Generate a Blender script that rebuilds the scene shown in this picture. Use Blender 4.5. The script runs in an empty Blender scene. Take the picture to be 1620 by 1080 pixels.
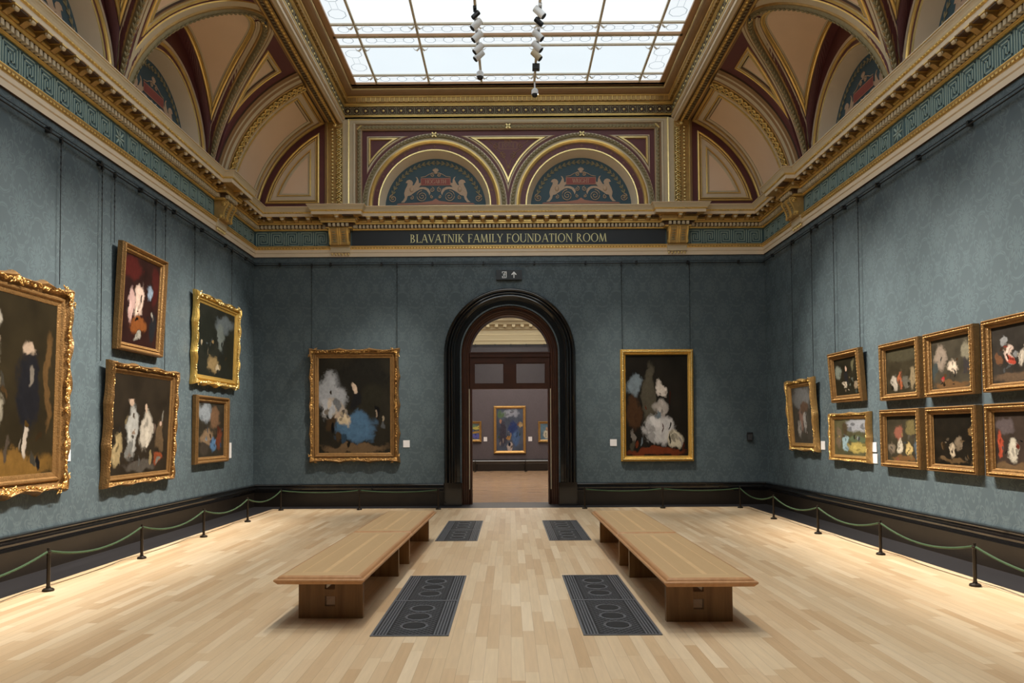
import bpy, math, random
from math import sin, cos, pi, sqrt, asin, acos, atan2, radians
from mathutils import Vector, Matrix

random.seed(7)
SC = bpy.context.scene
COL = SC.collection

# ------------------------------------------------------------------ helpers
class MB:
    """collects faces, builds ONE mesh object"""
    def __init__(s):
        s.v = []; s.f = []; s.m = []; s.s = []
    def add(s, vs, fs, mi=0, smooth=False):
        o = len(s.v)
        s.v.extend([tuple(p) for p in vs])
        for f in fs:
            s.f.append(tuple(i + o for i in f)); s.m.append(mi); s.s.append(smooth)
    def quad(s, a, b, c, d, mi=0):
        s.add([a, b, c, d], [(0, 1, 2, 3)], mi)
    def box(s, x0, x1, y0, y1, z0, z1, mi=0):
        s.add([(x0,y0,z0),(x1,y0,z0),(x1,y1,z0),(x0,y1,z0),(x0,y0,z1),(x1,y0,z1),(x1,y1,z1),(x0,y1,z1)],
              [(3,2,1,0),(4,5,6,7),(0,1,5,4),(1,2,6,5),(2,3,7,6),(3,0,4,7)], mi)
    def obox(s, c, a, b, n, ha, hb, hn, mi=0):
        c = Vector(c); a = Vector(a)*ha; b = Vector(b)*hb; n = Vector(n)*hn
        vs = [c + sa*a + sb*b + sn*n for sn in (-1,1) for (sa,sb) in ((-1,-1),(1,-1),(1,1),(-1,1))]
        s.add(vs, [(3,2,1,0),(4,5,6,7),(0,1,5,4),(1,2,6,5),(2,3,7,6),(3,0,4,7)], mi)
    def grid(s, rows, mi=0, smooth=True, cu=False, cv=False):
        n = len(rows); k = len(rows[0])
        vs = [p for r in rows for p in r]; fs = []
        for i in range(n if cu else n-1):
            for j in range(k if cv else k-1):
                i2 = (i+1) % n; j2 = (j+1) % k
                fs.append((i*k+j, i*k+j2, i2*k+j2, i2*k+j))
        s.add(vs, fs, mi, smooth)
    def tube(s, pts, r, n=8, mi=0, caps=True, closed=False, flat=None):
        pts = [Vector(p) for p in pts]; N = len(pts); rows = []
        ref = Vector((0,0,1)) if flat is None else Vector(flat)
        for i, p in enumerate(pts):
            a = pts[(i-1) % N] if (closed or i > 0) else p
            b = pts[(i+1) % N] if (closed or i < N-1) else p
            t = (b-a)
            if t.length < 1e-9: t = Vector((0,0,1))
            t.normalize()
            u = ref.cross(t)
            if u.length < 1e-3: u = Vector((1,0,0)).cross(t)
            if u.length < 1e-3: u = Vector((0,1,0)).cross(t)
            u.normalize(); w = t.cross(u)
            rr = r[i] if isinstance(r, (list, tuple)) else r
            rows.append([p + rr*(cos(2*pi*k/n)*u + sin(2*pi*k/n)*w) for k in range(n)])
        s.grid(rows, mi, True, cu=closed, cv=True)
        if caps and not closed:
            s.add(rows[0], [tuple(range(n))], mi); s.add(rows[-1], [tuple(range(n-1,-1,-1))], mi)
    def ball(s, c, a, b, n, ra, rb, rn, k=8, m=5, mi=0):
        c = Vector(c); a = Vector(a); b = Vector(b); n = Vector(n); rows = []
        for i in range(m+1):
            th = pi*i/m
            rows.append([c + a*(ra*sin(th)*cos(2*pi*j/k)) + b*(rb*sin(th)*sin(2*pi*j/k)) + n*(rn*cos(th)) for j in range(k)])
        s.grid(rows, mi, True, cv=True)
    def lathe(s, prof, c=(0,0,0), n=16, mi=0):
        rows = [[(c[0]+r*cos(2*pi*j/n), c[1]+r*sin(2*pi*j/n), c[2]+z) for j in range(n)] for r, z in prof]
        for i in range(len(rows)-1):
            s.grid([rows[i], rows[i+1]], mi, True, cv=True)
    def sweep(s, rows_of_pts, mats, smooth=True, closed=False):
        """rows_of_pts[k] = curve of profile point k ; strip k..k+1 gets mats[k]"""
        for k in range(len(rows_of_pts)-1):
            s.grid([rows_of_pts[k], rows_of_pts[k+1]], mats[k] if isinstance(mats,(list,tuple)) else mats, smooth, cv=closed)
    def mirror(s):
        m = MB(); m.v = [(-x,y,z) for x,y,z in s.v]; m.f = [tuple(reversed(f)) for f in s.f]; m.m = list(s.m); m.s = list(s.s)
        return m
    def build(s, name, mats, parent=None, origin=None):
        me = bpy.data.meshes.new(name)
        if origin is None: origin = parent.location if parent is not None else (0,0,0)
        ox, oy, oz = origin
        me.from_pydata([(x-ox, y-oy, z-oz) for x,y,z in s.v], [], s.f)
        if not isinstance(mats, (list, tuple)): mats = [mats]
        for m in mats: me.materials.append(m)
        me.polygons.foreach_set('material_index', s.m)
        me.polygons.foreach_set('use_smooth', s.s)
        me.update()
        o = bpy.data.objects.new(name, me); COL.objects.link(o)
        if parent is not None: o.parent = parent
        else: o.location = origin
        return o

def empty(name, loc=(0,0,0), rot=(0,0,0)):
    o = bpy.data.objects.new(name, None); COL.objects.link(o)
    o.location = loc; o.rotation_euler = rot; o.empty_display_size = .1
    return o
def tag(o, label=None, cat=None, group=None, kind=None):
    if label: o['label'] = label
    if cat: o['category'] = cat
    if group: o['group'] = group
    if kind: o['kind'] = kind
    return o
def struct(o, label=None):
    o['kind'] = 'structure'
    if label: o['label'] = label
    return o
KIDS = {}
def copy_tree(o, parent=None):
    c = o.copy(); COL.objects.link(c)
    if parent is not None: c.parent = parent
    for ch in list(o.children): copy_tree(ch, c)
    return c

def offs(path, p):
    """offset an open polyline (list of (x,y)) to its right-hand side by p with mitred corners"""
    out = []; N = len(path)
    for i in range(N):
        ds = []
        if i > 0: ds.append((path[i][0]-path[i-1][0], path[i][1]-path[i-1][1]))
        if i < N-1: ds.append((path[i+1][0]-path[i][0], path[i+1][1]-path[i][1]))
        ns = []
        for dx, dy in ds:
            l = sqrt(dx*dx+dy*dy); ns.append((dy/l, -dx/l))
        if len(ns) == 1: n = ns[0]; k = 1
        else:
            d = ns[0][0]*ns[1][0]+ns[0][1]*ns[1][1]; n = (ns[0][0]+ns[1][0], ns[0][1]+ns[1][1]); k = 1/(1+d)
        out.append((path[i][0]+p*n[0]*k, path[i][1]+p*n[1]*k))
    return out
def path_sweep(mb, path, prof, mats):
    rows = [[(x,y,z) for x,y in offs(path, p)] for p, z in prof]
    mb.sweep(rows, mats, smooth=False)

# ------------------------------------------------------------------ materials
def nmat(name):
    m = bpy.data.materials.new(name); m.use_nodes = True
    nt = m.node_tree; b = nt.nodes['Principled BSDF']
    return m, nt, b
def N(nt, t, **kw):
    n = nt.nodes.new(t)
    for k, v in kw.items(): setattr(n, k, v)
    return n
def setin(nt, sock, v):
    if isinstance(v, bpy.types.NodeSocket): nt.links.new(v, sock)
    else: sock.default_value = v
def math_(nt, op, a, b=0.0, c=None, clamp=False):
    n = N(nt, 'ShaderNodeMath', operation=op); n.use_clamp = clamp
    setin(nt, n.inputs[0], a); setin(nt, n.inputs[1], b)
    if c is not None: setin(nt, n.inputs[2], c)
    return n.outputs[0]
def mixc(nt, f, a, b, blend='MIX'):
    n = N(nt, 'ShaderNodeMix', data_type='RGBA', blend_type=blend)
    setin(nt, n.inputs[0], f)
    for s_, v in ((n.inputs[6], a), (n.inputs[7], b)):
        if isinstance(v, bpy.types.NodeSocket): nt.links.new(v, s_)
        else: s_.default_value = (*v[:3], 1)
    return n.outputs[2]
def lin(r, g, b):
    f = lambda c: (c/255/12.92) if c/255 <= .04045 else ((c/255+.055)/1.055)**2.4
    return (f(r), f(g), f(b))
def plain(name, col, rough=.5, metal=0.0, var=.12, scale=6., bump=0.0, bscale=40., spec=None, coat=0.0):
    m, nt, b = nmat(name)
    tc = N(nt, 'ShaderNodeTexCoord')
    no = N(nt, 'ShaderNodeTexNoise'); no.inputs['Scale'].default_value = scale; no.inputs['Detail'].default_value = 4
    nt.links.new(tc.outputs['Object'], no.inputs['Vector'])
    c = mixc(nt, no.outputs['Fac'], [x*(1-var) for x in col], [min(1, x*(1+var)) for x in col])
    nt.links.new(c, b.inputs['Base Color'])
    b.inputs['Roughness'].default_value = rough; b.inputs['Metallic'].default_value = metal
    if spec is not None: b.inputs['Specular IOR Level'].default_value = spec
    if coat: b.inputs['Coat Weight'].default_value = coat
    if bump:
        n2 = N(nt, 'ShaderNodeTexNoise'); n2.inputs['Scale'].default_value = bscale; n2.inputs['Detail'].default_value = 3
        nt.links.new(tc.outputs['Object'], n2.inputs['Vector'])
        bp = N(nt, 'ShaderNodeBump'); bp.inputs['Strength'].default_value = bump; bp.inputs['Distance'].default_value = .02
        nt.links.new(n2.outputs['Fac'], bp.inputs['Height']); nt.links.new(bp.outputs['Normal'], b.inputs['Normal'])
    return m

M = {}
M['gold'] = plain('gilding', (.86,.60,.20), .30, .6, .15, 9, .1, 60)
M['gold_bright'] = plain('bright_gilding', (.95,.74,.33), .27, .55, .1, 9)
M['gold_dark'] = plain('aged_gilding', (.52,.33,.12), .4, .5, .3, 8, .3, 45)
M['frame_gold'] = plain('frame_gilding', (.68,.40,.13), .36, .7, .3, 14, .35, 55)
M['frame_shaded'] = plain('frame_shaded_gilding', (.30,.165,.06), .38, .6, .35, 14, .5, 50)  # gilding darkened to put recess shade into the frame colour
M['frame_mid'] = plain('frame_worn_gilding', (.55,.33,.12), .36, .65, .35, 16, .4, 55)
M['frame_yellow'] = plain('frame_yellow_gilding', (.78,.50,.13), .33, .72, .25, 14, .35, 55)
M['stone'] = plain('beige_paint', lin(222,204,178), .55, 0, .06, 4)
M['stone_gray'] = plain('greyish_beige_paint', lin(206,190,160), .5, 0, .08, 5, .1, 30)
M['tan'] = plain('warm_tan_paint', lin(240,211,182), .6, 0, .05, 2)
M['brown'] = plain('brown_paint', lin(150,116,78), .5, 0, .1, 5)
M['brown_dark'] = plain('dark_brown_and_shade', lin(72,48,28), .5, 0, .15, 6)  # brown paint, also used to colour in shadow lines at mouldings
M['maroon'] = plain('maroon_paint', lin(104,58,60), .5, 0, .08, 3)
M['blue'] = plain('blue_green_field', lin(58,82,92), .6, 0, .1, 8)
M['frieze'] = plain('blue_green_frieze', lin(70,96,100), .6, 0, .06, 5)
M['key'] = plain('pale_green_key', lin(150,168,158), .6, 0, .05, 8)
M['panel_navy'] = plain('dark_navy_frieze', lin(37,44,50), .5, 0, .1, 5)
M['letter'] = plain('pale_gold_letter', lin(244,240,182), .5, 0, .05, 8)
M['relief'] = plain('buff_relief', lin(196,166,138), .6, 0, .12, 20)
M['relief_pink'] = plain('pinkish_relief', lin(178,122,100), .6, 0, .08, 12)
M['tablet'] = plain('brick_red_tablet', lin(150,78,70), .6, 0, .08, 9)
M['garland'] = plain('olive_gilded_garland', lin(150,138,104), .5, .15, .3, 25, .2, 60)
M['black_gloss'] = plain('black_polished_wood', (.006,.0055,.0055), .15, 0, .5, 8, 0, 40, .7, .35)
M['black_board'] = plain('black_brown_board', (.012,.0085,.006), .35, 0, .5, 5)
M['iron'] = plain('black_iron', (.008,.008,.010), .7, .0, .3, 30)
M['iron_light'] = plain('worn_iron', (.12,.124,.136), .5, .1, .3, 30)
M['bronze'] = plain('dark_bronze', (.035,.027,.02), .3, .6, .3, 20)
M['rail'] = plain('dark_rail', (.012,.014,.016), .4, .3, .3, 20)
M['white'] = plain('white_enamel', (.8,.8,.8), .4, 0, .03, 6)
M['card'] = plain('white_card', (.72,.70,.70), .7, 0, .04, 9)
M['black'] = plain('black_plastic', (.012,.012,.014), .35, 0, .3, 20)
M['sign_white'] = plain('sign_white', (.85,.87,.88), .5, 0, .02, 6)
M['bar'] = plain('glazing_bar_paint', lin(226,216,196), .5, .1, .08, 6)
M['barw'] = plain('glazing_bar_wood', lin(190,150,112), .5, 0, .1, 6)

M['cream'] = plain('cream_plaster', lin(214,196,158), .6, 0, .04, 3)
M['door_wood'] = plain('mahogany', (.055,.018,.008), .32, 0, .5, 5)
M['slate'] = None

def rope_mat():
    m, nt, b = nmat('green_rope')
    tc = N(nt, 'ShaderNodeTexCoord'); w = N(nt, 'ShaderNodeTexWave', bands_direction='DIAGONAL')
    w.inputs['Scale'].default_value = 28; nt.links.new(tc.outputs['Object'], w.inputs['Vector'])
    c = mixc(nt, w.outputs['Fac'], (.020,.048,.018), (.045,.095,.038)); nt.links.new(c, b.inputs['Base Color'])
    b.inputs['Roughness'].default_value = .7
    bp = N(nt, 'ShaderNodeBump'); bp.inputs['Strength'].default_value = .5; bp.inputs['Distance'].default_value = .01
    nt.links.new(w.outputs['Fac'], bp.inputs['Height']); nt.links.new(bp.outputs['Normal'], b.inputs['Normal'])
    return m
M['rope'] = rope_mat()

def plank_mat(name, cols, pw, pl, rough, along='Y', gap=.012, grain=.10, coat=0.0):
    m, nt, b = nmat(name)
    tc = N(nt, 'ShaderNodeTexCoord'); sp = N(nt, 'ShaderNodeSeparateXYZ'); nt.links.new(tc.outputs['Object'], sp.inputs[0])
    a, l = (sp.outputs[0], sp.outputs[1]) if along == 'Y' else (sp.outputs[1], sp.outputs[0])
    ca = math_(nt, 'DIVIDE', a, pw); ia = math_(nt, 'FLOOR', ca); fa = math_(nt, 'FRACT', ca)
    wn = N(nt, 'ShaderNodeTexWhiteNoise', noise_dimensions='1D'); nt.links.new(ia, wn.inputs['W'])
    lo = math_(nt, 'ADD', math_(nt, 'DIVIDE', l, pl), math_(nt, 'MULTIPLY', wn.outputs['Value'], 7.3))
    il = math_(nt, 'FLOOR', lo); fl = math_(nt, 'FRACT', lo)
    cb = N(nt, 'ShaderNodeCombineXYZ'); nt.links.new(ia, cb.inputs[0]); nt.links.new(il, cb.inputs[1])
    w2 = N(nt, 'ShaderNodeTexWhiteNoise', noise_dimensions='3D'); nt.links.new(cb.outputs[0], w2.inputs['Vector'])
    rp = N(nt, 'ShaderNodeValToRGB'); nt.links.new(w2.outputs['Value'], rp.inputs[0])
    rp.color_ramp.elements[0].color = (*cols[0], 1); rp.color_ramp.elements[1].color = (*cols[-1], 1)
    for i, c in enumerate(cols[1:-1]):
        e = rp.color_ramp.elements.new((i+1)/(len(cols)-1)); e.color = (*c, 1)
    mp = N(nt, 'ShaderNodeMapping'); mp.inputs['Scale'].default_value = (22,1.6,1) if along == 'Y' else (1.6,22,1)
    ad = N(nt, 'ShaderNodeVectorMath', operation='ADD'); nt.links.new(tc.outputs['Object'], ad.inputs[0])
    sc = N(nt, 'ShaderNodeVectorMath', operation='SCALE'); nt.links.new(w2.outputs['Color'], sc.inputs[0]); sc.inputs[3].default_value = 9
    nt.links.new(sc.outputs[0], ad.inputs[1]); nt.links.new(ad.outputs[0], mp.inputs[0])
    no = N(nt, 'ShaderNodeTexNoise'); no.inputs['Scale'].default_value = 1.6; no.inputs['Detail'].default_value = 5; nt.links.new(mp.outputs[0], no.inputs['Vector'])
    g = mixc(nt, no.outputs['Fac'], (1-grain*1.5,)*3, (1+grain,)*3)
    c = mixc(nt, 1.0, rp.outputs[0], g, 'MULTIPLY')
    e1 = math_(nt, 'LESS_THAN', fa, gap/2/pw*.25); e2 = math_(nt, 'GREATER_THAN', fa, 1-gap/2/pw*.25); e3 = math_(nt, 'LESS_THAN', fl, .002/pl)
    ed = math_(nt, 'MAXIMUM', math_(nt, 'MAXIMUM', e1, e2), e3)
    c2 = mixc(nt, math_(nt, 'MULTIPLY', ed, .35), c, (.12,.07,.03)); nt.links.new(c2, b.inputs['Base Color'])
    b.inputs['Roughness'].default_value = rough
    if coat: b.inputs['Coat Weight'].default_value = coat; b.inputs['Coat Roughness'].default_value = .2
    return m
M['floor'] = plank_mat('oak_strip_floor', [lin(200,168,130), lin(214,186,150), lin(222,198,164), lin(208,178,140), lin(230,208,176)], .098, 1.05, .42)
M['floor2'] = plank_mat('brown_parquet', [lin(168,136,106), lin(186,154,124), lin(176,144,114)], .09, .6, .22, 'X')
M['slate'] = plank_mat('dark_border_boards', [lin(34,33,36), lin(42,41,44), lin(38,37,40)], .14, 3., .42, 'Y')

def wood_mat(name, c0, c1, rough, axis='Y', scale=1.0):
    m, nt, b = nmat(name)
    tc = N(nt, 'ShaderNodeTexCoord'); mp = N(nt, 'ShaderNodeMapping')
    mp.inputs['Scale'].default_value = {'Y': (18,1.2,18), 'X': (1.2,18,18), 'Z': (18,18,1.2)}[axis]
    nt.links.new(tc.outputs['Object'], mp.inputs[0])
    no = N(nt, 'ShaderNodeTexNoise'); no.inputs['Scale'].default_value = scale*1.5; no.inputs['Detail'].default_value = 6; no.inputs['Roughness'].default_value = .6
    nt.links.new(mp.outputs[0], no.inputs['Vector'])
    rp = N(nt, 'ShaderNodeValToRGB'); nt.links.new(no.outputs['Fac'], rp.inputs[0])
    rp.color_ramp.elements[0].position = .3; rp.color_ramp.elements[1].position = .7
    rp.color_ramp.elements[0].color = (*c0, 1); rp.color_ramp.elements[1].color = (*c1, 1)
    nt.links.new(rp.outputs[0], b.inputs['Base Color']); b.inputs['Roughness'].default_value = rough
    return m
M['bench_top'] = wood_mat('bench_oak_veneer', lin(190,158,116), lin(196,164,122), .42, 'Y', .6)
M['bench_top2'] = wood_mat('bench_oak_cross_veneer', lin(196,164,120), lin(202,170,128), .42, 'X', .6)
M['bench_line'] = plain('bench_inlay_line', lin(212,178,132), .4)
M['bench_edge'] = wood_mat('bench_edge_wood', lin(176,128,86), lin(196,150,106), .35, 'Y', .6)
M['bench_leg'] = wood_mat('bench_leg_wood', lin(116,82,46), lin(144,108,66), .45, 'Z', .7)

def damask(name, axis, c_lo, c_hi, rough=(.60,.40)):
    m, nt, b = nmat(name)
    tc = N(nt, 'ShaderNodeTexCoord')
    sp = N(nt, 'ShaderNodeSeparateXYZ'); nt.links.new(tc.outputs['Object'], sp.inputs[0])
    a = sp.outputs[0] if axis == 'X' else sp.outputs[1]; z = sp.outputs[2]
    W_, H_ = .62, 1.12
    mth = lambda op, *v: math_(nt, op, *v)
    def wrap(x, p):  # centred remainder
        return mth('MULTIPLY', mth('SUBTRACT', mth('FRACT', mth('ADD', mth('DIVIDE', x, p), .5)), .5), p)
    def smooth(x, lo, hi):
        mr = N(nt, 'ShaderNodeMapRange', interpolation_type='SMOOTHSTEP'); setin(nt, mr.inputs[0], x)
        mr.inputs[1].default_value = lo; mr.inputs[2].default_value = hi; mr.inputs[3].default_value = 1; mr.inputs[4].default_value = 0
        return mr.outputs[0]
    def motif(dx, dz, n, R, sx, sz, lift):
        x = wrap(mth('ADD', a, dx), W_); y = mth('ADD', wrap(mth('ADD', z, dz), H_), lift)
        xs, ys = mth('MULTIPLY', x, sx), mth('MULTIPLY', y, sz)
        r = mth('SQRT', mth('ADD', mth('MULTIPLY', xs, xs), mth('MULTIPLY', ys, ys))); th = mth('ARCTAN2', ys, xs)
        pet = mth('ABSOLUTE', mth('COSINE', mth('MULTIPLY', th, n/2)))
        q = mth('DIVIDE', r, mth('MULTIPLY_ADD', pet, R*.42, R*.58))          # lobed outline
        body = smooth(q, .94, 1.04)
        vein = smooth(mth('ABSOLUTE', mth('SINE', mth('MULTIPLY', th, n/2))), .10, .25)
        inner = smooth(mth('ABSOLUTE', mth('SUBTRACT', q, .55)), .05, .10)
        halo = smooth(mth('ABSOLUTE', mth('SUBTRACT', q, 1.28)), .05, .09)
        return mth('MAXIMUM', mth('MULTIPLY', body, mth('SUBTRACT', 1.0, mth('MAXIMUM', mth('MULTIPLY', vein, .9), inner))), halo)
    m1 = motif(0, 0, 11, .17, 1.0, .72, .05)
    m2 = motif(W_/2, H_/2, 9, .15, 1.05, .62, .04)
    m3 = motif(0, H_*.5, 6, .07, 1.0, 1.0, 0.0)
    F = mth('ADD', mth('COSINE', mth('MULTIPLY', a, 2*pi/W_)), mth('MULTIPLY', mth('COSINE', mth('MULTIPLY', z, 2*pi/H_)), 1.0))
    F2 = mth('MULTIPLY_ADD', mth('COSINE', mth('MULTIPLY', z, 6*pi/H_)), .28, F)
    ser = mth('MULTIPLY_ADD', mth('SINE', mth('MULTIPLY', z, 2*pi*13/H_)), .09, .16)
    band = smooth(mth('SUBTRACT', mth('ABSOLUTE', F2), ser), -.03, .05)
    core = smooth(mth('ABSOLUTE', F2), .03, .06)
    fac = mth('MAXIMUM', mth('MAXIMUM', m1, m2), mth('MAXIMUM', m3, mth('MULTIPLY', band, mth('SUBTRACT', 1.0, core))))
    big = N(nt, 'ShaderNodeTexNoise'); big.inputs['Scale'].default_value = .9; nt.links.new(tc.outputs['Object'], big.inputs['Vector'])
    col = mixc(nt, fac, c_lo, c_hi)
    col = mixc(nt, math_(nt, 'MULTIPLY', big.outputs['Fac'], .25), col, [x*.7 for x in c_lo])
    nt.links.new(col, b.inputs['Base Color'])
    rr = math_(nt, 'MULTIPLY_ADD', fac, rough[1]-rough[0], rough[0]); nt.links.new(rr, b.inputs['Roughness'])
    b.inputs['Specular IOR Level'].default_value = .4
    return m
WLO, WHI = (.068,.094,.108), (.100,.134,.150)
M['damask_side'] = damask('teal_damask_side', 'Y', WLO, WHI)
M['damask_back'] = damask('teal_damask_back', 'X', WLO, WHI)
M['damask_purple'] = damask('plum_grey_damask', 'X', (.085,.070,.078), (.093,.078,.086))

def glow(name, col, s, var=.03):
    m, nt, b = nmat(name)
    tc = N(nt, 'ShaderNodeTexCoord'); no = N(nt, 'ShaderNodeTexNoise'); no.inputs['Scale'].default_value = .8
    nt.links.new(tc.outputs['Object'], no.inputs['Vector'])
    c = mixc(nt, no.outputs['Fac'], [x*(1-var) for x in col], [x*(1+var) for x in col])
    nt.links.new(c, b.inputs['Emission Color']); b.inputs['Emission Strength'].default_value = s
    b.inputs['Base Color'].default_value = (.05,.05,.05,1); b.inputs['Roughness'].default_value = .3
    return m
SKY = 1.05
M['sky_pane'] = glow('boosted_frosted_pane', (.90,.97,1.0), 3.3)  # rows out of view boosted above the visible panes as fill for the vault
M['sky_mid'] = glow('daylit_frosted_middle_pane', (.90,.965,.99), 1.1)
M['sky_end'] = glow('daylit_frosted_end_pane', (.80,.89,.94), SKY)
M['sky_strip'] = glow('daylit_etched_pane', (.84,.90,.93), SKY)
M['far_fill'] = glow('far_room_fill_glow', (1.0,.93,.84), 5.0)  # added glow for the far room, no skylight seen there

M['etch'] = glow('etched_pane_line', (.36,.41,.44), 1.0)

def glass_mat():
    m, nt, b = nmat('clear_glass')
    nt.nodes.remove(b); out = nt.nodes['Material Output']
    t = N(nt, 'ShaderNodeBsdfTransparent'); t.inputs[0].default_value = (.80,.82,.82,1)
    g = N(nt, 'ShaderNodeBsdfGlossy'); g.inputs['Roughness'].default_value = .04
    fr = N(nt, 'ShaderNodeFresnel'); fr.inputs[0].default_value = 1.5
    mx = N(nt, 'ShaderNodeMixShader'); nt.links.new(fr.outputs[0], mx.inputs[0]); nt.links.new(t.outputs[0], mx.inputs[1]); nt.links.new(g.outputs[0], mx.inputs[2])
    nt.links.new(mx.outputs[0], out.inputs[0])
    return m
M['glass'] = glass_mat()

def canvas_mat(name, bg, blobs, seed=0.0, gl=.5):
    """generic painterly picture: mottled ground with soft brushed patches of colour (u right, v up, 0..1)"""
    m, nt, b = nmat(name)
    tc = N(nt, 'ShaderNodeTexCoord'); sp = N(nt, 'ShaderNodeSeparateXYZ'); nt.links.new(tc.outputs['Generated'], sp.inputs[0])
    cb = N(nt, 'ShaderNodeCombineXYZ'); nt.links.new(sp.outputs[0], cb.inputs[0]); nt.links.new(sp.outputs[2], cb.inputs[1]); cb.inputs[2].default_value = seed
    n1 = N(nt, 'ShaderNodeTexNoise'); n1.inputs['Scale'].default_value = 4.5; n1.inputs['Detail'].default_value = 6; nt.links.new(cb.outputs[0], n1.inputs['Vector'])
    n2 = N(nt, 'ShaderNodeTexNoise'); n2.inputs['Scale'].default_value = 17; n2.inputs['Detail'].default_value = 6; n2.inputs['Roughness'].default_value = .65; n2.inputs['Distortion'].default_value = .6; nt.links.new(cb.outputs[0], n2.inputs['Vector'])
    col = mixc(nt, n1.outputs['Fac'], [c*.15 for c in bg], [c*.95 for c in bg])
    wv = N(nt, 'ShaderNodeVectorMath', operation='SUBTRACT'); nt.links.new(n1.outputs['Color'], wv.inputs[0]); wv.inputs[1].default_value = (.5,.5,.5)
    ws = N(nt, 'ShaderNodeVectorMath', operation='SCALE'); nt.links.new(wv.outputs[0], ws.inputs[0]); ws.inputs[3].default_value = .26
    wa = N(nt, 'ShaderNodeVectorMath', operation='ADD'); nt.links.new(cb.outputs[0], wa.inputs[0]); nt.links.new(ws.outputs[0], wa.inputs[1])
    for (u, v, ru, rv, c) in blobs:
        s_ = N(nt, 'ShaderNodeVectorMath', operation='SUBTRACT'); nt.links.new(wa.outputs[0], s_.inputs[0]); s_.inputs[1].default_value = (u, v, seed)
        d_ = N(nt, 'ShaderNodeVectorMath', operation='MULTIPLY'); nt.links.new(s_.outputs[0], d_.inputs[0]); d_.inputs[1].default_value = (1/ru, 1/rv, 0)
        l_ = N(nt, 'ShaderNodeVectorMath', operation='LENGTH'); nt.links.new(d_.outputs[0], l_.inputs[0])
        k = math_(nt, 'MULTIPLY_ADD', n2.outputs['Fac'], .9, math_(nt, 'SUBTRACT', l_.outputs['Value'], .45))
        mr = N(nt, 'ShaderNodeMapRange', interpolation_type='SMOOTHSTEP'); nt.links.new(k, mr.inputs[0])
        mr.inputs[1].default_value = .66; mr.inputs[2].default_value = 1.08; mr.inputs[3].default_value = 1; mr.inputs[4].default_value = 0
        cc = mixc(nt, n2.outputs['Fac'], [x*.36 for x in c], [min(1, x*1.15) for x in c])
        col = mixc(nt, mr.outputs[0], col, cc)
    nt.links.new(col, b.inputs['Base Color']); b.inputs['Roughness'].default_value = gl
    b.inputs['Specular IOR Level'].default_value = .12
    return m
# ------------------------------------------------------------------ dimensions (metres; camera at the origin of the plan, +Y into the room)
WX = 5.93; D = 16.64; Y0 = -3.0; FLX = 5.30; FLY = 16.10
DC, DZ = 0.005, 3.50          # doorway axis and springing height

# ------------------------------------------------------------------ floor
b = MB(); b.box(-FLX, FLX, Y0, FLY, -.12, 0); struct(b.build('floor', M['floor'], origin=(0,0,0)), 'pale oak strip floor of the picture gallery')
b = MB()
b.box(-WX, -FLX, Y0, D, -.12, -.001); b.box(FLX, WX, Y0, D, -.12, -.001); b.box(-FLX, FLX, FLY, D, -.12, -.001); b.box(-1.1, 1.1, D, 17.35, -.12, -.001)
struct(b.build('trim_1', M['slate']), 'dark boarded border around the oak floor')
b = MB()
for x in (-1, 1): b.box(x*5.17-.006, x*5.17+.006, Y0, FLY-.13, -.002, .0008)
struct(b.build('trim_2', M['brown']), 'thin dark inlay line along the floor edges')

# ------------------------------------------------------------------ walls
b = MB(); b.box(-WX-.15, -WX, Y0, D, -.1, 6.75); struct(b.build('wall_left', M['damask_side']), 'teal damask left wall hung with gilt framed pictures')
b = MB(); b.box(WX, WX+.15, Y0, D, -.1, 6.75); struct(b.build('wall_right', M['damask_side']), 'teal damask right wall hung with small pictures')
b = MB(); b.box(-WX-.15, WX+.15, Y0-.15, Y0, -.1, 10); struct(b.build('wall_front', M['damask_back']), 'teal damask wall behind the viewer')
# back wall with the arched doorway opening (radius 1.12)
b = MB(); RO = 1.12
def back_slab(y):
    n = 40
    arc = [(DC + RO*cos(pi - pi*i/n), DZ + RO*sin(pi*i/n)) for i in range(n+1)]
    return arc
arc = back_slab(D)
for y in (D, D+.6):
    b.quad((-WX-.15,y,-.1), (DC-RO,y,-.1), (DC-RO,y,6.75), (-WX-.15,y,6.75))
    b.quad((DC+RO,y,-.1), (WX+.15,y,-.1), (WX+.15,y,6.75), (DC+RO,y,6.75))
    for i in range(len(arc)-1):
        (xa, za), (xb, zb) = arc[i], arc[i+1]
        b.quad((xa,y,za), (xb,y,zb), (xb,y,6.75), (xa,y,6.75))
prof = [(DC-RO, -.1)] + arc + [(DC+RO, -.1)]
b.grid([[(x, D, z) for x, z in prof], [(x, D+.6, z) for x, z in prof]], 0, False)
struct(b.build('wall_back', M['damask_back']), 'teal damask end wall with the arched doorway')

# ------------------------------------------------------------------ baseboards
bp = [(.045,-.001),(.045,.325),(.05,.345),(.06,.355),(.07,.372),(.086,.39),(.09,.415),(.086,.437),(.066,.45),(.064,.462),(.078,.475),(.08,.49),(.066,.505),(.05,.512),(0,.515)]
bm_ = [1] + [0]*(len(bp)-2)
for nm, path, lab in (('baseboard_left', [(-WX,Y0),(-WX,D)], 'black moulded dado along the left wall'),
                 ('baseboard_right', [(WX,D),(WX,Y0)], 'black moulded dado along the right wall'),
                 ('baseboard_back', [(-WX,D),(DC-1.5,D)], 'black moulded dado left of the doorway'),
                 ('baseboard_back', [(DC+1.5,D),(WX,D)], 'black moulded dado right of the doorway')):
    b = MB(); path_sweep(b, path, bp, bm_); struct(b.build(nm, [M['black_gloss'], M['black_board']]), lab)

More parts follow.
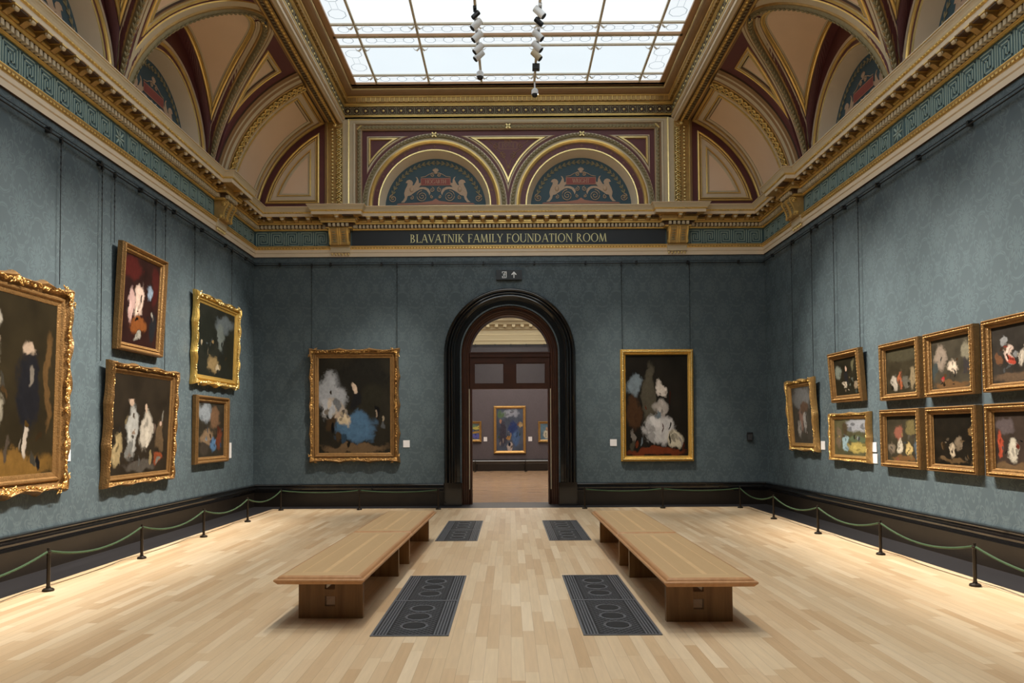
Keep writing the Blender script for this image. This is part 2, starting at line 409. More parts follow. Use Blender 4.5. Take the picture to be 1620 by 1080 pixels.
# ------------------------------------------------------------------ entablature
ALL = [(-WX,Y0),(-WX,D),(WX,D),(WX,Y0)]
BRK, BH = .18, .25; CY, CXL, CXR = 14.58, -3.90, 3.89
def broken(hw, k):
    p = [(-WX,Y0),(-WX,CY-hw),(-WX+k,CY-hw),(-WX+k,CY+hw),(-WX,CY+hw),(-WX,D)]
    for cx in (CXL, CXR): p += [(cx-hw,D),(cx-hw,D-k),(cx+hw,D-k),(cx+hw,D)]
    p += [(WX,D),(WX,CY+hw),(WX-k,CY+hw),(WX-k,CY-hw),(WX,CY-hw),(WX,Y0)]
    return p
BP = broken(BH, BRK)
b = MB()
path_sweep(b, ALL, [(0,5.765),(.022,5.765),(.028,5.77),(.028,5.855),(.045,5.868),(.045,5.93),(.05,5.935)], [1,1,0,0,0,0])  # underside coloured dark for the architrave's shadow line
path_sweep(b, ALL, [(.05,5.935),(.056,5.945),(.075,5.975),(.078,5.995),(.085,6.0),(.085,6.01),(.008,6.012)], [3,2,2,3,3,2])
struct(b.build('trim_3', [M['stone'], M['brown_dark'], M['gold_dark'], M['gold']]), 'beige architrave moulding with gilt upper edge around the room')
# small beads on the architrave
b = MB()
def along(path, step, fn, y_min=4.0):
    for i in range(len(path)-1):
        (xa,ya),(xb,yb) = path[i], path[i+1]; L = sqrt((xb-xa)**2+(yb-ya)**2)
        d = ((xb-xa)/L, (yb-ya)/L); n = (d[1], -d[0]); k = max(1, int(L/step)); st = L/k
        for j in range(k):
            x = xa + d[0]*(j+.5)*st; y = ya + d[1]*(j+.5)*st
            if y > y_min: fn(x, y, d, n, st)
def bead(x, y, d, n, st):
    b.obox((x+n[0]*.068, y+n[1]*.068, 5.963), (d[0],d[1],0), (0,0,1), (n[0],n[1],0), st*.28, .011, .008, 0)
along(offs(ALL, .0), .07, bead)
struct(b.build('trim_4', M['gold']), 'row of small gilt leaves on the architrave')
b = MB(); path_sweep(b, ALL, [(.008,6.005),(.008,6.385)], [0]); struct(b.build('trim_5', M['frieze']), 'blue green frieze band above the walls')
# bed moulding and corona
b = MB()
path_sweep(b, BP, [(-.2,6.383),(.03,6.383),(.045,6.39),(.05,6.405),(.058,6.412)], [1,1,1,1])
path_sweep(b, BP, [(.058,6.412),(.062,6.492),(.12,6.495)], [2,2])
path_sweep(b, BP, [(.12,6.495),(.148,6.498),(.152,6.512),(.15,6.53)], [1,1,1])
path_sweep(b, BP, [(.15,6.53),(.152,6.625),(.30,6.632)], [3,3])
path_sweep(b, BP, [(.30,6.632),(.315,6.635),(.318,6.70)], [0,0])
path_sweep(b, BP, [(.318,6.70),(.33,6.705),(.345,6.718),(.347,6.73)], [1,1,1])
path_sweep(b, BP, [(.347,6.73),(.355,6.745),(.362,6.765),(.378,6.79),(.392,6.805),(.398,6.825)], [4,4,4,4,4])
path_sweep(b, BP, [(.398,6.825),(.41,6.828),(.41,6.842),(-.05,6.86)], [1,0,0])
struct(b.build('trim_6', [M['stone'], M['gold'], M['brown_dark'], M['gold_dark'], M['stone_gray']]), 'projecting gilt and beige cornice around the room')
b = MB()
def dentil(x, y, d, n, st):
    b.obox((x+n[0]*.09, y+n[1]*.09, 6.452), (d[0],d[1],0), (0,0,1), (n[0],n[1],0), st*.3, .034, .035, 0)
along(BP, .085, dentil)
struct(b.build('trim_7', M['stone_gray']), 'row of small dentils under the cornice')
# modillions : scrolled brackets under the corona
b = MB()
def modillion(x, y, d, n, st):
    dd = Vector((d[0],d[1],0)); nn = Vector((n[0],n[1],0)); o = Vector((x,y,0))
    pr = [(.15,6.625),(.305,6.628),(.312,6.60),(.30,6.575),(.275,6.57),(.255,6.585),(.22,6.575),(.19,6.55),(.165,6.535),(.15,6.54)]
    rows = [[o+nn*p+dd*s+Vector((0,0,z)) for p, z in pr] for s in (-.042, .042)]
    b.grid(rows, 0, False, cv=True)
    k = len(pr)
    b.add(rows[0], [tuple(range(k))], 0); b.add(rows[1], [tuple(range(k-1,-1,-1))], 0)
    b.ball(o+nn*.29+Vector((0,0,6.592)), dd, nn, (0,0,1), .055, .028, .034, 6, 4, 3)  # pale leaf front colours in the highlight on the gilding
    b.obox(o+nn*.235+Vector((0,0,6.622)), dd, nn, (0,0,1), .054, .085, .008, 1)
    # gilt soffit frame between brackets
    b.obox(o+dd*(st*.5)+nn*.165+Vector((0,0,6.555)), dd, nn, (0,0,1), st*.28, .012, .012, 1)
    b.obox(o+dd*(st*.5)+nn*.235+Vector((0,0,6.622)), dd, nn, (0,0,1), st*.24, .06, .012, 2)
along(BP, .285, modillion)
struct(b.build('trim_8', [M['gold_dark'], M['gold'], M['brown_dark'], M['stone_gray']]), 'row of gilt scrolled brackets carrying the cornice')
b = MB()
def egg(x, y, d, n, st):
    b.ball((x+n[0]*.34, y+n[1]*.34, 6.716), (d[0],d[1],0), (n[0],n[1],0), (0,0,1), st*.36, .014, .014, 5, 4, 0)
along(offs(BP, 0), .07, egg, 6.5)
struct(b.build('trim_9', M['gold']), 'gilt bead moulding along the cornice')

# ------------------------------------------------------------------ Greek key on the frieze
CELL = .0246; UW = 14*CELL
A_ = [(0,0),(0,12),(10,12),(10,2),(4,2),(4,8),(6,8),(6,4),(8,4),(8,10),(2,10),(2,0),(12,0),(12,12)]
def key_unit(mb, P, flip, w=.0092):
    for pl in (A_,):
        for (xa,za),(xb,zb) in zip(pl[:-1], pl[1:]):
            x0, x1 = sorted((xa,xb)); z0, z1 = sorted((za,zb))
            if flip: x0, x1 = 12-x1, 12-x0
            x0 = x0*CELL-w; x1 = x1*CELL+w; z0 = z0*CELL-w; z1 = z1*CELL+w
            vs = [P(x0,z0,.0), P(x1,z0,.0), P(x1,z1,.0), P(x0,z1,.0), P(x0,z0,.005), P(x1,z0,.005), P(x1,z1,.005), P(x0,z1,.005)]
            mb.add(vs, [(4,5,6,7),(0,1,5,4),(1,2,6,5),(2,3,7,6),(3,0,4,7)], 0)
ZK = 6.195 - 6*CELL
def keyrun(mb, Pw, a0, a1, flip):
    L = abs(a1-a0); n = max(1, int(round(L/UW))); st = L/n; sg = 1 if a1 > a0 else -1
    for i in range(n):
        s0 = a0 + sg*(i*st + (st-12*CELL)/2)
        key_unit(mb, lambda x, z, h, s0=s0: Pw(s0+sg*x, ZK+z, h), flip)
def rosette(mb, Pw, a, z):
    for k in range(4):
        t = k*pi/2
        for s in (-.13, .13):
            pass
    hw = .15
    for (x0,x1,z0,z1) in ((-hw,hw,-hw,-hw+.014),(-hw,hw,hw-.014,hw),(-hw,-hw+.014,-hw,hw),(hw-.014,hw,-hw,hw)):
        vs = [Pw(a+x0,z+z0,.005), Pw(a+x1,z+z0,.005), Pw(a+x1,z+z1,.005), Pw(a+x0,z+z1,.005)]
        mb.add(vs, [(0,1,2,3)], 0)
    c = Vector(Pw(a,z,.006)); ax = Vector(Pw(a+1,z,.006))-c; zz = Vector((0,0,1)); nn = Vector(Pw(a,z,1.006))-c
    for k in range(8):
        t = k*pi/4; dr = ax*cos(t)+zz*sin(t); sd = ax*-sin(t)+zz*cos(t); L = .062 if k % 2 == 0 else .075
        mb.ball(c+dr*(L+.012), dr, sd, nn, L, .021, .006, 6, 4, 0)
    mb.ball(c, ax, zz, nn, .02, .02, .012, 8, 4, 0)
PL = lambda a, z, h: (-WX+.008+h, a, z)
PR = lambda a, z, h: (WX-.008-h, a, z)
PB = lambda a, z, h: (a, D-.008-h, z)
for P_, nm, lab in ((PL, 'trim_10', 'pale Greek key pattern on the left frieze'), (PR, 'trim_11', 'pale Greek key pattern on the right frieze')):
    b = MB()
    keyrun(b, P_, D-.03, CY+.27, P_ is PR)
    keyrun(b, P_, CY-.27, 11.05, P_ is PR); rosette(b, P_, 10.84, 6.195); keyrun(b, P_, 10.63, 7.62, P_ is PL)
    rosette(b, P_, 7.42, 6.195); keyrun(b, P_, 7.22, 4.6, P_ is PR)
    struct(b.build(nm, M['key']), lab)
b = MB(); keyrun(b, PB, -WX+.04, CXL-.27, False); keyrun(b, PB, CXR+.27, WX-.04, False)
struct(b.build('trim_12', M['key']), 'pale Greek key pattern on the end wall frieze')

# ------------------------------------------------------------------ console brackets
def console(name, loc, rz, label):
    r = empty(name, loc, (0,0,rz)); tag(r, label, 'bracket', 'scrolled console brackets of the cornice')
    hw = .225
    def ext(mb, pr, x0, x1, mi=0):
        rows = [[(x, -p, z) for p, z in pr] for x in (x0, x1)]
        mb.grid(rows, mi, False, cv=True); k = len(pr)
        mb.add(rows[0], [tuple(range(k))], mi); mb.add(rows[1], [tuple(range(k-1,-1,-1))], mi)
    pr = []
    front = [(.27,6.375),(.285,6.34),(.275,6.30),(.25,6.265),(.225,6.22),(.205,6.17),(.19,6.12),(.185,6.075),(.195,6.045),(.19,6.02),(.165,6.012)]
    pr = [(0,6.012),(0,6.38),(.24,6.38)] + front
    mb = MB(); ext(mb, pr, -hw, hw); mb.build('body', M['gold_dark'], r, (0,0,0))
    for k, x in enumerate((-.205, -.022, .022, .205)):
        mb = MB(); w = .018 if abs(x) > .1 else .012
        fr = [(p+.014, z) for p, z in front]; bk = [(p-.02, z) for p, z in front]
        ext(mb, fr + bk[::-1], x-w, x+w); mb.build('gilded_rib', M['gold'], r, (0,0,0))
    for sx in (-1, 1):
        for (p, z, rad) in ((.205, 6.315, .055), (.145, 6.06, .035)):
            mb = MB()
            pts = [(sx*(hw+.004), -(p + rad*(1-t/22)*cos(t*.6)), z + rad*(1-t/22)*sin(t*.6)) for t in range(22)]
            mb.tube(pts, .011, 5, 0)
            mb.ball((sx*(hw+.004), -p, z), (1,0,0), (0,1,0), (0,0,1), .012, .018, .018, 6, 4, 0)
            mb.build('side_volute', M['gold'], r, (0,0,0))
    for sx in (-1,1):
        mb = MB()
        for j in range(5):
            z = 6.09+j*.048; p = .19+.1*((j/4)**1.5)*.8
            mb.ball((sx*.11, -p, z), (1,0,0), (0,0,1), (0,1,0), .05, .018, .02, 6, 4, 0)
        mb.box(sx*.11-.012, sx*.11+.012, -.2, -.185, 6.07, 6.30)
        mb.build('carved_leaf', M['garland'], r, (0,0,0))
    mb = MB(); mb.box(-hw-.012, hw+.012, -.10, 0, 5.975, 6.012); mb.box(-hw, hw, -.085, 0, 5.86, 5.975); mb.build('plinth', M['stone_gray'], r, (0,0,0))
    mb = MB(); mb.box(-hw-.006, hw+.006, -.108, -.02, 5.99, 6.0); mb.build('gilt_fillet', M['gold'], r, (0,0,0))
    for j in range(6):
        mb = MB(); mb.lathe([(0,-.045),(.014,-.04),(.02,-.02),(.014,.0),(.006,.02)], ((j-2.5)*.075, -.06, 5.835), 10); mb.build('pendant_drop', M['gold_bright'], r, (0,0,0))
    return r
console('console_bracket', (-WX,CY,0), pi/2, 'gilt scrolled bracket on the left wall frieze near the corner')
console('console_bracket', (WX,CY,0), -pi/2, 'gilt scrolled bracket on the right wall frieze near the corner')
console('console_bracket', (CXL,D,0), 0, 'gilt scrolled bracket left of the dark inscription panel')
console('console_bracket', (CXR,D,0), 0, 'gilt scrolled bracket right of the dark inscription panel')

# ------------------------------------------------------------------ lettering
TH, TN = .118, .048
def glyph(ch):
    q = []
    def poly(*p): q.append(list(p))
    def serif(x, y, w=.26): poly((x-w/2,y-.018),(x+w/2,y-.018),(x+w/2,y+.018),(x-w/2,y+.018))
    def st(x, y0=0., y1=1., t=TH, sb=True, s2=True):
        poly((x-t/2,y0),(x+t/2,y0),(x+t/2,y1),(x-t/2,y1))
        if sb: serif(x, y0+.018)
        if s2: serif(x, y1-.018)
    def ln(x0,y0,x1,y1,t):
        poly((x0-t/2,y0),(x0+t/2,y0),(x1+t/2,y1),(x1-t/2,y1))
    def bar(x0,x1,y,t=TN): poly((x0,y-t/2),(x1,y-t/2),(x1,y+t/2),(x0,y+t/2))
    def arc_(cx,cy,rx,ry,a0,a1,n=20):
        for i in range(n):
            p = []
            for j in (0,1):
                a = radians(a0+(a1-a0)*(i+j)/n); t = TN+(TH-TN)*abs(cos(a))**1.5
                p.append(((cx+rx*cos(a), cy+ry*sin(a)), (cx+(rx-t)*cos(a), cy+(ry-t*.9)*sin(a))))
            poly(p[0][0], p[1][0], p[1][1], p[0][1])
    adv = .7
    if ch == 'A': ln(.06,0,.38,1,TN); ln(.70,0,.40,1,TH); bar(.18,.58,.36); serif(.06,.018,.2); serif(.70,.018,.26); adv=.78
    elif ch == 'B': st(.12); arc_(.2,.75,.27,.25,-90,90); arc_(.2,.265,.36,.265,-90,90); bar(.1,.22,.97); bar(.1,.22,.51); bar(.1,.22,.03); adv=.66
    elif ch == 'D': st(.12); arc_(.24,.5,.5,.5,-90,90); bar(.1,.26,.97); bar(.1,.26,.03); adv=.84
    elif ch == 'F': st(.12); bar(.1,.52,.97); bar(.1,.45,.52); bar(.49,.53,.9,.16); adv=.58
    elif ch == 'I': st(.14); adv=.32
    elif ch == 'K': st(.12); ln(.2,.48,.58,.97,TN); ln(.60,0,.26,.56,TH); serif(.58,.982,.22); serif(.62,.018,.26); adv=.72
    elif ch == 'L': st(.12); bar(.1,.54,.03); bar(.5,.54,.1,.18); adv=.57
    elif ch == 'M': ln(.10,0,.18,1,TN); ln(.46,0,.18,1,TH); ln(.46,0,.74,1,TN); ln(.84,0,.75,1,TH); serif(.1,.018,.2); serif(.84,.018); adv=.98
    elif ch == 'N': ln(.12,0,.12,1,TN); ln(.70,0,.14,1,TH); ln(.70,0,.70,1,TN); serif(.12,.018,.22); serif(.1,.982,.2); serif(.70,.982,.22); adv=.84
    elif ch == 'O': arc_(.45,.5,.43,.52,0,360,40); adv=.90
    elif ch == 'R': st(.12); arc_(.2,.74,.3,.26,-90,90); bar(.1,.22,.97); bar(.1,.24,.5); ln(.62,0,.28,.52,TH); serif(.64,.018,.24); adv=.70
    elif ch == 'T': st(.32,s2=False); bar(.02,.62,.97); bar(.02,.06,.9,.16); bar(.58,.62,.9,.16); adv=.64
    elif ch == 'U': st(.13,.3,1,TH,False); arc_(.40,.3,.335,.32,180,360); st(.71,.3,1,TN,False); adv=.82
    elif ch == 'V': ln(.38,0,.08,1,TH); ln(.38,0,.68,1,TN); serif(.08,.982); serif(.68,.982,.2); adv=.74
    elif ch == 'Y': ln(.35,.46,.07,1,TH); ln(.35,.46,.63,1,TN); st(.35,0,.48,TH,True,False); serif(.07,.982); serif(.63,.982,.2); adv=.68
    elif ch == 'H': st(.12); st(.68); bar(.12,.68,.52); adv=.80
    elif ch == 'G': arc_(.45,.5,.43,.52,40,330,34); st(.74,.04,.42,TH,False,True); adv=.86
    elif ch == 'W': ln(.30,0,.06,1,TH); ln(.30,0,.50,1,TN); ln(.72,0,.48,1,TH); ln(.72,0,.94,1,TN); serif(.06,.982); serif(.94,.982,.2); adv=1.0
    elif ch == '1': st(.2); ln(.08,.82,.2,.98,TN); adv=.4
    elif ch == '9': arc_(.32,.66,.28,.34,0,360,28); arc_(.10,.62,.5,.62,-80,0,12); adv=.66
    elif ch == '4': ln(.04,.3,.42,1,TN); bar(.02,.62,.3,.07); st(.44,0,1,TH,True,False); adv=.68
    elif ch == ' ': adv=.36
    return q, adv
def lettering(mb, text, P, a_mid, width, z0, h, hgt=.006, track=.05, mi=0, word=None):
    x = 0; polys = []; wi = 0
    for ch in text:
        if ch == ' ': wi += 1
        q, adv = glyph(ch)
        if word is None or wi == word:
            for p in q: polys.append([(x+u, v) for u, v in p])
        x += adv + track
    tot = x - track; k = width/tot
    for p in polys:
        top = [P(a_mid-width/2+u*k, z0+v*h, hgt) for u, v in p]; bot = [P(a_mid-width/2+u*k, z0+v*h, 0) for u, v in p]
        n = len(p); mb.add(top+bot, [tuple(range(n))] + [(i, (i+1) % n, n+(i+1) % n, n+i) for i in range(n)], mi)
r = empty('inscription_panel', (0,D,6.195)); tag(r, 'dark frieze panel lettered in gold above the arched doorway', 'sign')
b = MB(); b.box(CXL+.25, CXR-.25, D-.014, D-.008, 6.012, 6.385); b.build('panel', M['panel_navy'], r)
for k in range(4):
    b = MB(); lettering(b, 'BLAVATNIK FAMILY FOUNDATION ROOM', lambda a,z,h: (a, D-.014-h, z), -.005, 4.57, 6.092, .195, word=k); b.build('lettering', M['letter'], r)
# ------------------------------------------------------------------ generic arch sweep and framed panel
def arch_pts(n=48, zlow=None):
    return [pi*i/n for i in range(n+1)]
def arch_sweep(mb, P, ca, cz, prof, mats, zlow=None, n=48):
    rows = []
    for r, h in prof:
        row = []
        if zlow is not None: row.append(P(ca+r, zlow, h))
        row += [P(ca+r*cos(t), cz+r*sin(t), h) for t in arch_pts(n)]
        if zlow is not None: row.append(P(ca-r, zlow, h))
        rows.append(row)
    mb.sweep(rows, mats)
def panel(mb, S, L, R, v0, v1, rings, mats, n=26, m=5, fill=None, top=True, bottom=True):
    """nested mouldings round the region u in [L(v,d),R(v,d)], v in [v0,v1]"""
    loops = []
    for d, h in rings:
        a = v0 + (d if bottom else 0); c = v1 - (d if top else 0)
        W = lambda v: R(v,d)-L(v,d)
        K = 160; ok = [a+(c-a)*i/K for i in range(K+1) if W(a+(c-a)*i/K) > 1e-4]
        if not ok: return
        lo, hi = ok[0], ok[-1]
        vs = [lo+(hi-lo)*i/n for i in range(n+1)]
        loops.append(([S(L(v,d), v, h) for v in vs], [S(R(v,d), v, h) for v in vs], vs, d, h))
    for i in range(len(loops)-1):
        A = loops[i][0] + loops[i][1][::-1]; B = loops[i+1][0] + loops[i+1][1][::-1]
        N_ = len(A); k = n+1
        fs_idx = [j for j in range(N_)]
        vs = A + B; fs = []
        for j in fs_idx:
            j2 = (j+1) % N_
            if j == k-1 and not top: continue
            if j == N_-1 and not bottom: continue
            fs.append((j, j2, N_+j2, N_+j))
        mb.add(vs, fs, mats[i], False)
    l, r_, vs, d, h = loops[-1]
    rows = []
    for v in vs:
        a, c = L(v,d), R(v,d)
        rows.append([S(a+(c-a)*j/m, v, h) for j in range(m+1)])
    mb.grid(rows, mats[-1] if fill is None else fill, True)
def leaf_row(mb, pts, sides, norms, step, ln_, wd, th, spread=.5, mi=0):
    """two staggered rows of small leaves along a curve"""
    acc = 0; nxt = step/2
    for i in range(len(pts)-1):
        a = Vector(pts[i]); c = Vector(pts[i+1]); L = (c-a).length
        if L < 1e-6: continue
        t = (c-a)/L
        while nxt <= acc+L:
            f = (nxt-acc)/L; p = a+(c-a)*f
            s_ = (Vector(sides[i])*(1-f)+Vector(sides[i+1])*f).normalized(); n_ = (Vector(norms[i])*(1-f)+Vector(norms[i+1])*f).normalized()
            for k in (-1, 1):
                dr = (t+s_*k*spread).normalized(); sd = n_.cross(dr)
                mb.ball(p+s_*k*wd*.9, dr, sd, n_, ln_, wd, th, 5, 4, mi)
            nxt += step
        acc += L
def braid(mb, pts, sides, norms, width, wave, rad, h=.02, mi=0, n=None):
    """two interlaced strands along a curve"""
    pts = [Vector(p) for p in pts]; cum = [0]
    for i in range(1, len(pts)): cum.append(cum[-1]+(pts[i]-pts[i-1]).length)
    T = cum[-1]; K = max(8, int(T/wave*8)); out = [[], []]
    j = 0
    for i in range(K+1):
        s_ = T*i/K
        while j < len(pts)-2 and cum[j+1] < s_: j += 1
        f = (s_-cum[j])/max(1e-9, cum[j+1]-cum[j]); p = pts[j]+(pts[j+1]-pts[j])*f
        sd = (Vector(sides[j])*(1-f)+Vector(sides[j+1])*f).normalized(); nn = (Vector(norms[j])*(1-f)+Vector(norms[j+1])*f).normalized()
        ph = 2*pi*s_/wave
        for q, sg in ((0,1),(1,-1)):
            out[q].append(p + sd*(width/2*sg*sin(ph)) + nn*(h + .35*rad*sg*cos(ph*2)))
    for q in out: mb.tube(q, rad, 5, mi, False)
def resample(fn, n): return [fn(i/n) for i in range(n+1)]

CEIL = empty('ceiling', (0,0,6.7)); struct(CEIL, 'coved and vaulted ceiling of tan panels with gilt mouldings')
MV = [M['stone_gray'], M['tan'], M['gold'], M['maroon'], M['brown'], M['brown_dark'], M['garland'], M['gold_dark'], M['gold_bright'], M['stone']]
GRY, TAN, GLD, MAR, BRN, BDK, GAR, GDK, GBR, STN = range(10)

# ------------------------------------------------------------------ cove and groined bays on the two long sides
CC, CZ, CR = 3.15, 6.42, 2.76
ZS, ZB, HB = 6.75, 2.19, 1.55
BAYS = (12.42, 9.15, 5.88)
V0, V1 = CR*asin((6.70-CZ)/CR), CR*1.157
def cz_of(v): return CZ+CR*sin(v/CR)
def cove(u, v, h): t = v/CR; return (-(CC+(CR-h)*cos(t)), u, CZ+(CR-h)*sin(t))
def gg(z):
    q = (z-ZS)/(ZB+.012)
    return HB*sqrt(max(0, 1-max(0,q)**2))
def slope(f, v, e=.004): return (f(v+e)-f(v-e))/(2*e)
def far_side(yc): # boundary of a cove cell whose left edge is the far groin of bay yc
    f = lambda v: yc+gg(cz_of(v))
    return lambda v, d: f(v) + d*sqrt(1+min(9, slope(f,v)**2))
def near_side(yc):
    f = lambda v: yc-gg(cz_of(v))
    return lambda v, d: f(v) - d*sqrt(1+min(9, slope(f,v)**2))
const = lambda c, sg: (lambda v, d: c+sg*d)
R1 = [(0,0),(.15,0),(.235,0),(.24,.02),(.255,.03),(.272,.02),(.278,.005),(.31,.002),(.316,.02),(.332,.02),(.338,0),(.36,-.02),(.385,-.022)]
M1 = [MAR, MAR, GBR, GLD, GLD, GLD, GRY, GBR, GBR, BRN, BDK, GRY, TAN]
def vault_left():
    cells, webs, ribs, arcs, beams, braids = MB(), MB(), MB(), MB(), MB(), MB()
    # coffer between the transverse rib and the end wall
    panel(cells, cove, const(14.90,1), const(D,-1), V0, V1, [(0,0),(.03,0),(.035,.03),(.055,.045),(.085,.035),(.095,.01),(.11,.01),(.116,.025),(.135,.025),(.142,0),(.25,0),(.256,.02),(.285,.025),(.292,0),(.305,-.004),(.345,-.035),(.36,-.035)],
          [BDK,GBR,GLD,GLD,GLD,BRN,GLD,GLD,BRN,STN,GBR,GLD,GDK,BDK,GRY,BDK,TAN], bottom=False)
    panel(cells, cove, far_side(BAYS[0]), const(14.27,-1), V0, V1, R1, M1, bottom=False)
    for i in range(2):
        panel(cells, cove, far_side(BAYS[i+1]), near_side(BAYS[i]), V0, V1, R1, M1, bottom=False)
    panel(cells, cove, const(Y0,1), near_side(BAYS[2]), V0, V1, R1, M1, bottom=False)
    # cylindrical webs above the lunettes
    for yc in BAYS:
        n = 400; tab = [(0.,0.)]
        for i in range(n):
            a, c = pi/2*i/n, pi/2*(i+1)/n
            tab.append((tab[-1][0]+sqrt((HB*(cos(c)-cos(a)))**2+(ZB*(sin(c)-sin(a)))**2), c))
        LH = tab[-1][0]
        def phi(v):
            x = max(0, min(1, v/LH))*n; lo, hi = 0, n
            while hi-lo > 1:
                md = (lo+hi)//2
                if tab[md][0] <= v: lo = md
                else: hi = md
            (sa, pa), (sb, pb) = tab[lo], tab[hi]
            return pa+(pb-pa)*max(0, min(1, (v-sa)/max(1e-9, sb-sa)))
        wd = lambda v: max(0, WX-(CC+sqrt(max(0, CR**2-(ZS+ZB*sin(phi(v))-CZ)**2))))
        for sg in (-1, 1):
            def web(u, v, h):
                p = phi(v); nx, nz = sg*cos(p)/HB, sin(p)/ZB; l = sqrt(nx*nx+nz*nz)
                return (-WX+u, yc+sg*HB*cos(p)-h*nx/l, ZS+ZB*sin(p)-h*nz/l)
            panel(webs, web, lambda v, d: d*1.0, lambda v, d: wd(v)-d*sqrt(1+min(4, slope(wd,v,.01)**2)), .05, LH,
                  [(0,0),(.165,0),(.17,.016),(.19,.026),(.212,.018),(.218,.004),(.232,.016),(.246,.016),(.25,0),(.285,-.004)], [MAR,GBR,GLD,GLD,GLD,GBR,GLD,BRN,GRY,TAN], top=False, bottom=False)
            # leaf moulding along the groin
            NP = 40; G, A, B, NN, T = [], [], [], [], []
            def gp(p):
                z = ZS+ZB*sin(p); return Vector((-(CC+sqrt(CR**2-(z-CZ)**2)), yc+sg*HB*cos(p), z))
            for i in range(NP+1):
                p = .0+pi/2*.985*i/NP; P_ = gp(p); t = (gp(p+.003)-gp(max(0,p-.003))).normalized()
                nc = Vector((CC+P_.x*-1*0, 0, 0)); nc = Vector((-CC-P_.x, 0, CZ-P_.z)).normalized()
                nw = Vector((0, -sg*cos(p)/HB, -sin(p)/ZB)).normalized()
                a = t.cross(nc).normalized(); a = a if a.y*sg > 0 else -a
                w = t.cross(nw).normalized(); w = w if w.x < 0 else -w
                G.append(P_); A.append(a); B.append(w); NN.append((nc+nw).normalized()); T.append(t)
            pr = [(-.20,.0),(-.195,.022),(-.135,.026),(-.125,.012),(-.085,.016),(-.075,.038),(-.055,.038),(-.045,.03),(-.03,.055),(0,.075),(.03,.055),(.045,.03),(.055,.038),(.075,.038),(.085,.016),(.125,.012),(.135,.026),(.155,.022),(.16,.0)]
            mm = [GLD,GRY,BRN,GRY,GDK,GDK,BRN,GAR,GAR,GAR,GAR,BRN,GDK,GDK,GRY,BRN,STN,STN]
            rows = [[G[i] + (A[i]*-s_ if s_ < 0 else B[i]*s_)*min(1.0, .25+i/6) + NN[i]*h for i in range(NP+1)] for s_, h in pr]
            ribs.sweep(rows, mm)
            sd = [T[i].cross(NN[i]) for i in range(NP+1)]
            leaf_row(ribs, [G[i]+NN[i]*.07 for i in range(NP+1)], sd, NN, .085, .045, .018, .014, .5, GAR)
        # tympanum with concentric arch mouldings round the lunette
        PT = lambda a, z, h: (-WX+h, a, z)
        K = 48
        inn = [PT(yc+1.30*cos(t), 6.97+1.30*sin(t), 0) for t in arch_pts(K)]
        out = [PT(yc+HB*cos(t), max(ZS+ZB*sin(t), 6.7), 0) for t in arch_pts(K)]
        inn = [PT(yc+1.30, 6.70, 0)] + inn + [PT(yc-1.30, 6.70, 0)]; out = [PT(yc+HB, 6.70, 0)] + out + [PT(yc-HB, 6.70, 0)]
        arcs.grid([inn, out], MAR, False)
        arch_sweep(arcs, PT, yc, 6.97, [(1.19,-.27),(1.29,-.005),(1.295,.012),(1.32,.014),(1.33,0)], [STN, GBR, GBR, GBR], 6.7)
        arch_sweep(arcs, PT, yc, 6.97, [(1.395,0),(1.40,.02),(1.425,.035),(1.45,.03),(1.462,.012),(1.475,.02),(1.52,.025),(1.53,.0)], [GLD,GLD,GLD,GDK,STN,STN,BRN], 6.7)
        # gilt boss where the ribs meet
        apx = Vector((-(CC+CR*cos(1.145)), yc, CZ+CR*sin(1.145)-.05))
        for k in range(8):
            t = k*pi/4; dr = Vector((.6*cos(t), sin(t), -.55*cos(t))).normalized()
            ribs.ball(apx+dr*.06, dr, Vector((-.6*sin(t), cos(t), 0)).normalized(), Vector((.5,0,-.85)), .055, .025, .02, 6, 4, GBR)
    # transverse rib over the wall bracket
    ts = [V0/CR + (1.162-V0/CR)*i/40 for i in range(41)]
    cp = lambda y, t, h: Vector((-(CC+(CR-h)*cos(t)), y, CZ+(CR-h)*sin(t)))
    pr = [(14.92,0),(14.915,.07),(14.89,.09),(14.87,.09),(14.86,.075),(14.83,.11),(14.80,.125),(14.785,.13),(14.78,.115),(14.555,.115),(14.55,.13),(14.53,.13),(14.52,.105),(14.44,.09),(14.40,.06),(14.36,.05),(14.30,.045),(14.27,.03),(14.26,0)]
    mm = [BDK,GLD,GLD,BDK,GDK,GDK,GLD,BDK,GDK,GLD,GLD,BRN,GRY,BRN,GRY,BRN,BRN,BDK]
    ribs.sweep([[cp(y,t,h) for t in ts] for y, h in pr], mm)
    for dy, w_ in ((0,.13),):
        P_ = [cp(14.67,t,.12) for t in ts]; sd = [Vector((0,1,0))]*41; nn = [Vector((cos(t),0,-sin(t))) for t in ts]
        braid(braids, P_, sd, nn, .15, .24, .019, .015, GLD); braid(braids, P_, sd, nn, .10, .12, .012, .012, GBR)
    n = 34
    for i in range(n):
        t = ts[0]+(ts[-1]-ts[0])*(i+.5)/n
        ribs.ball(cp(14.845,t,.10), (sin(t),0,cos(t)), (0,1,0), (cos(t),0,-sin(t)), .036, .028, .022, 6, 4, GBR)
    # beam along the top of the cove
    XB = CC+CR*cos(1.157); ZBm = CZ+CR*sin(1.157)
    pr = [(0.02,.06),(0.0,-.005),(-.05,-.012),(-.06,-.03),(-.085,-.03),(-.095,-.012),(-.17,-.012),(-.18,-.04),(-.235,-.055),(-.27,-.045),(-.285,-.02),(-.32,-.02),(-.33,-.05),(-.37,-.055),(-.412,-.05),(-.412,.02)]
    mm = [BRN,BRN,GLD,GLD,GDK,BDK,GDK,GDK,GDK,BDK,GDK,GRY,STN,GRY,STN]
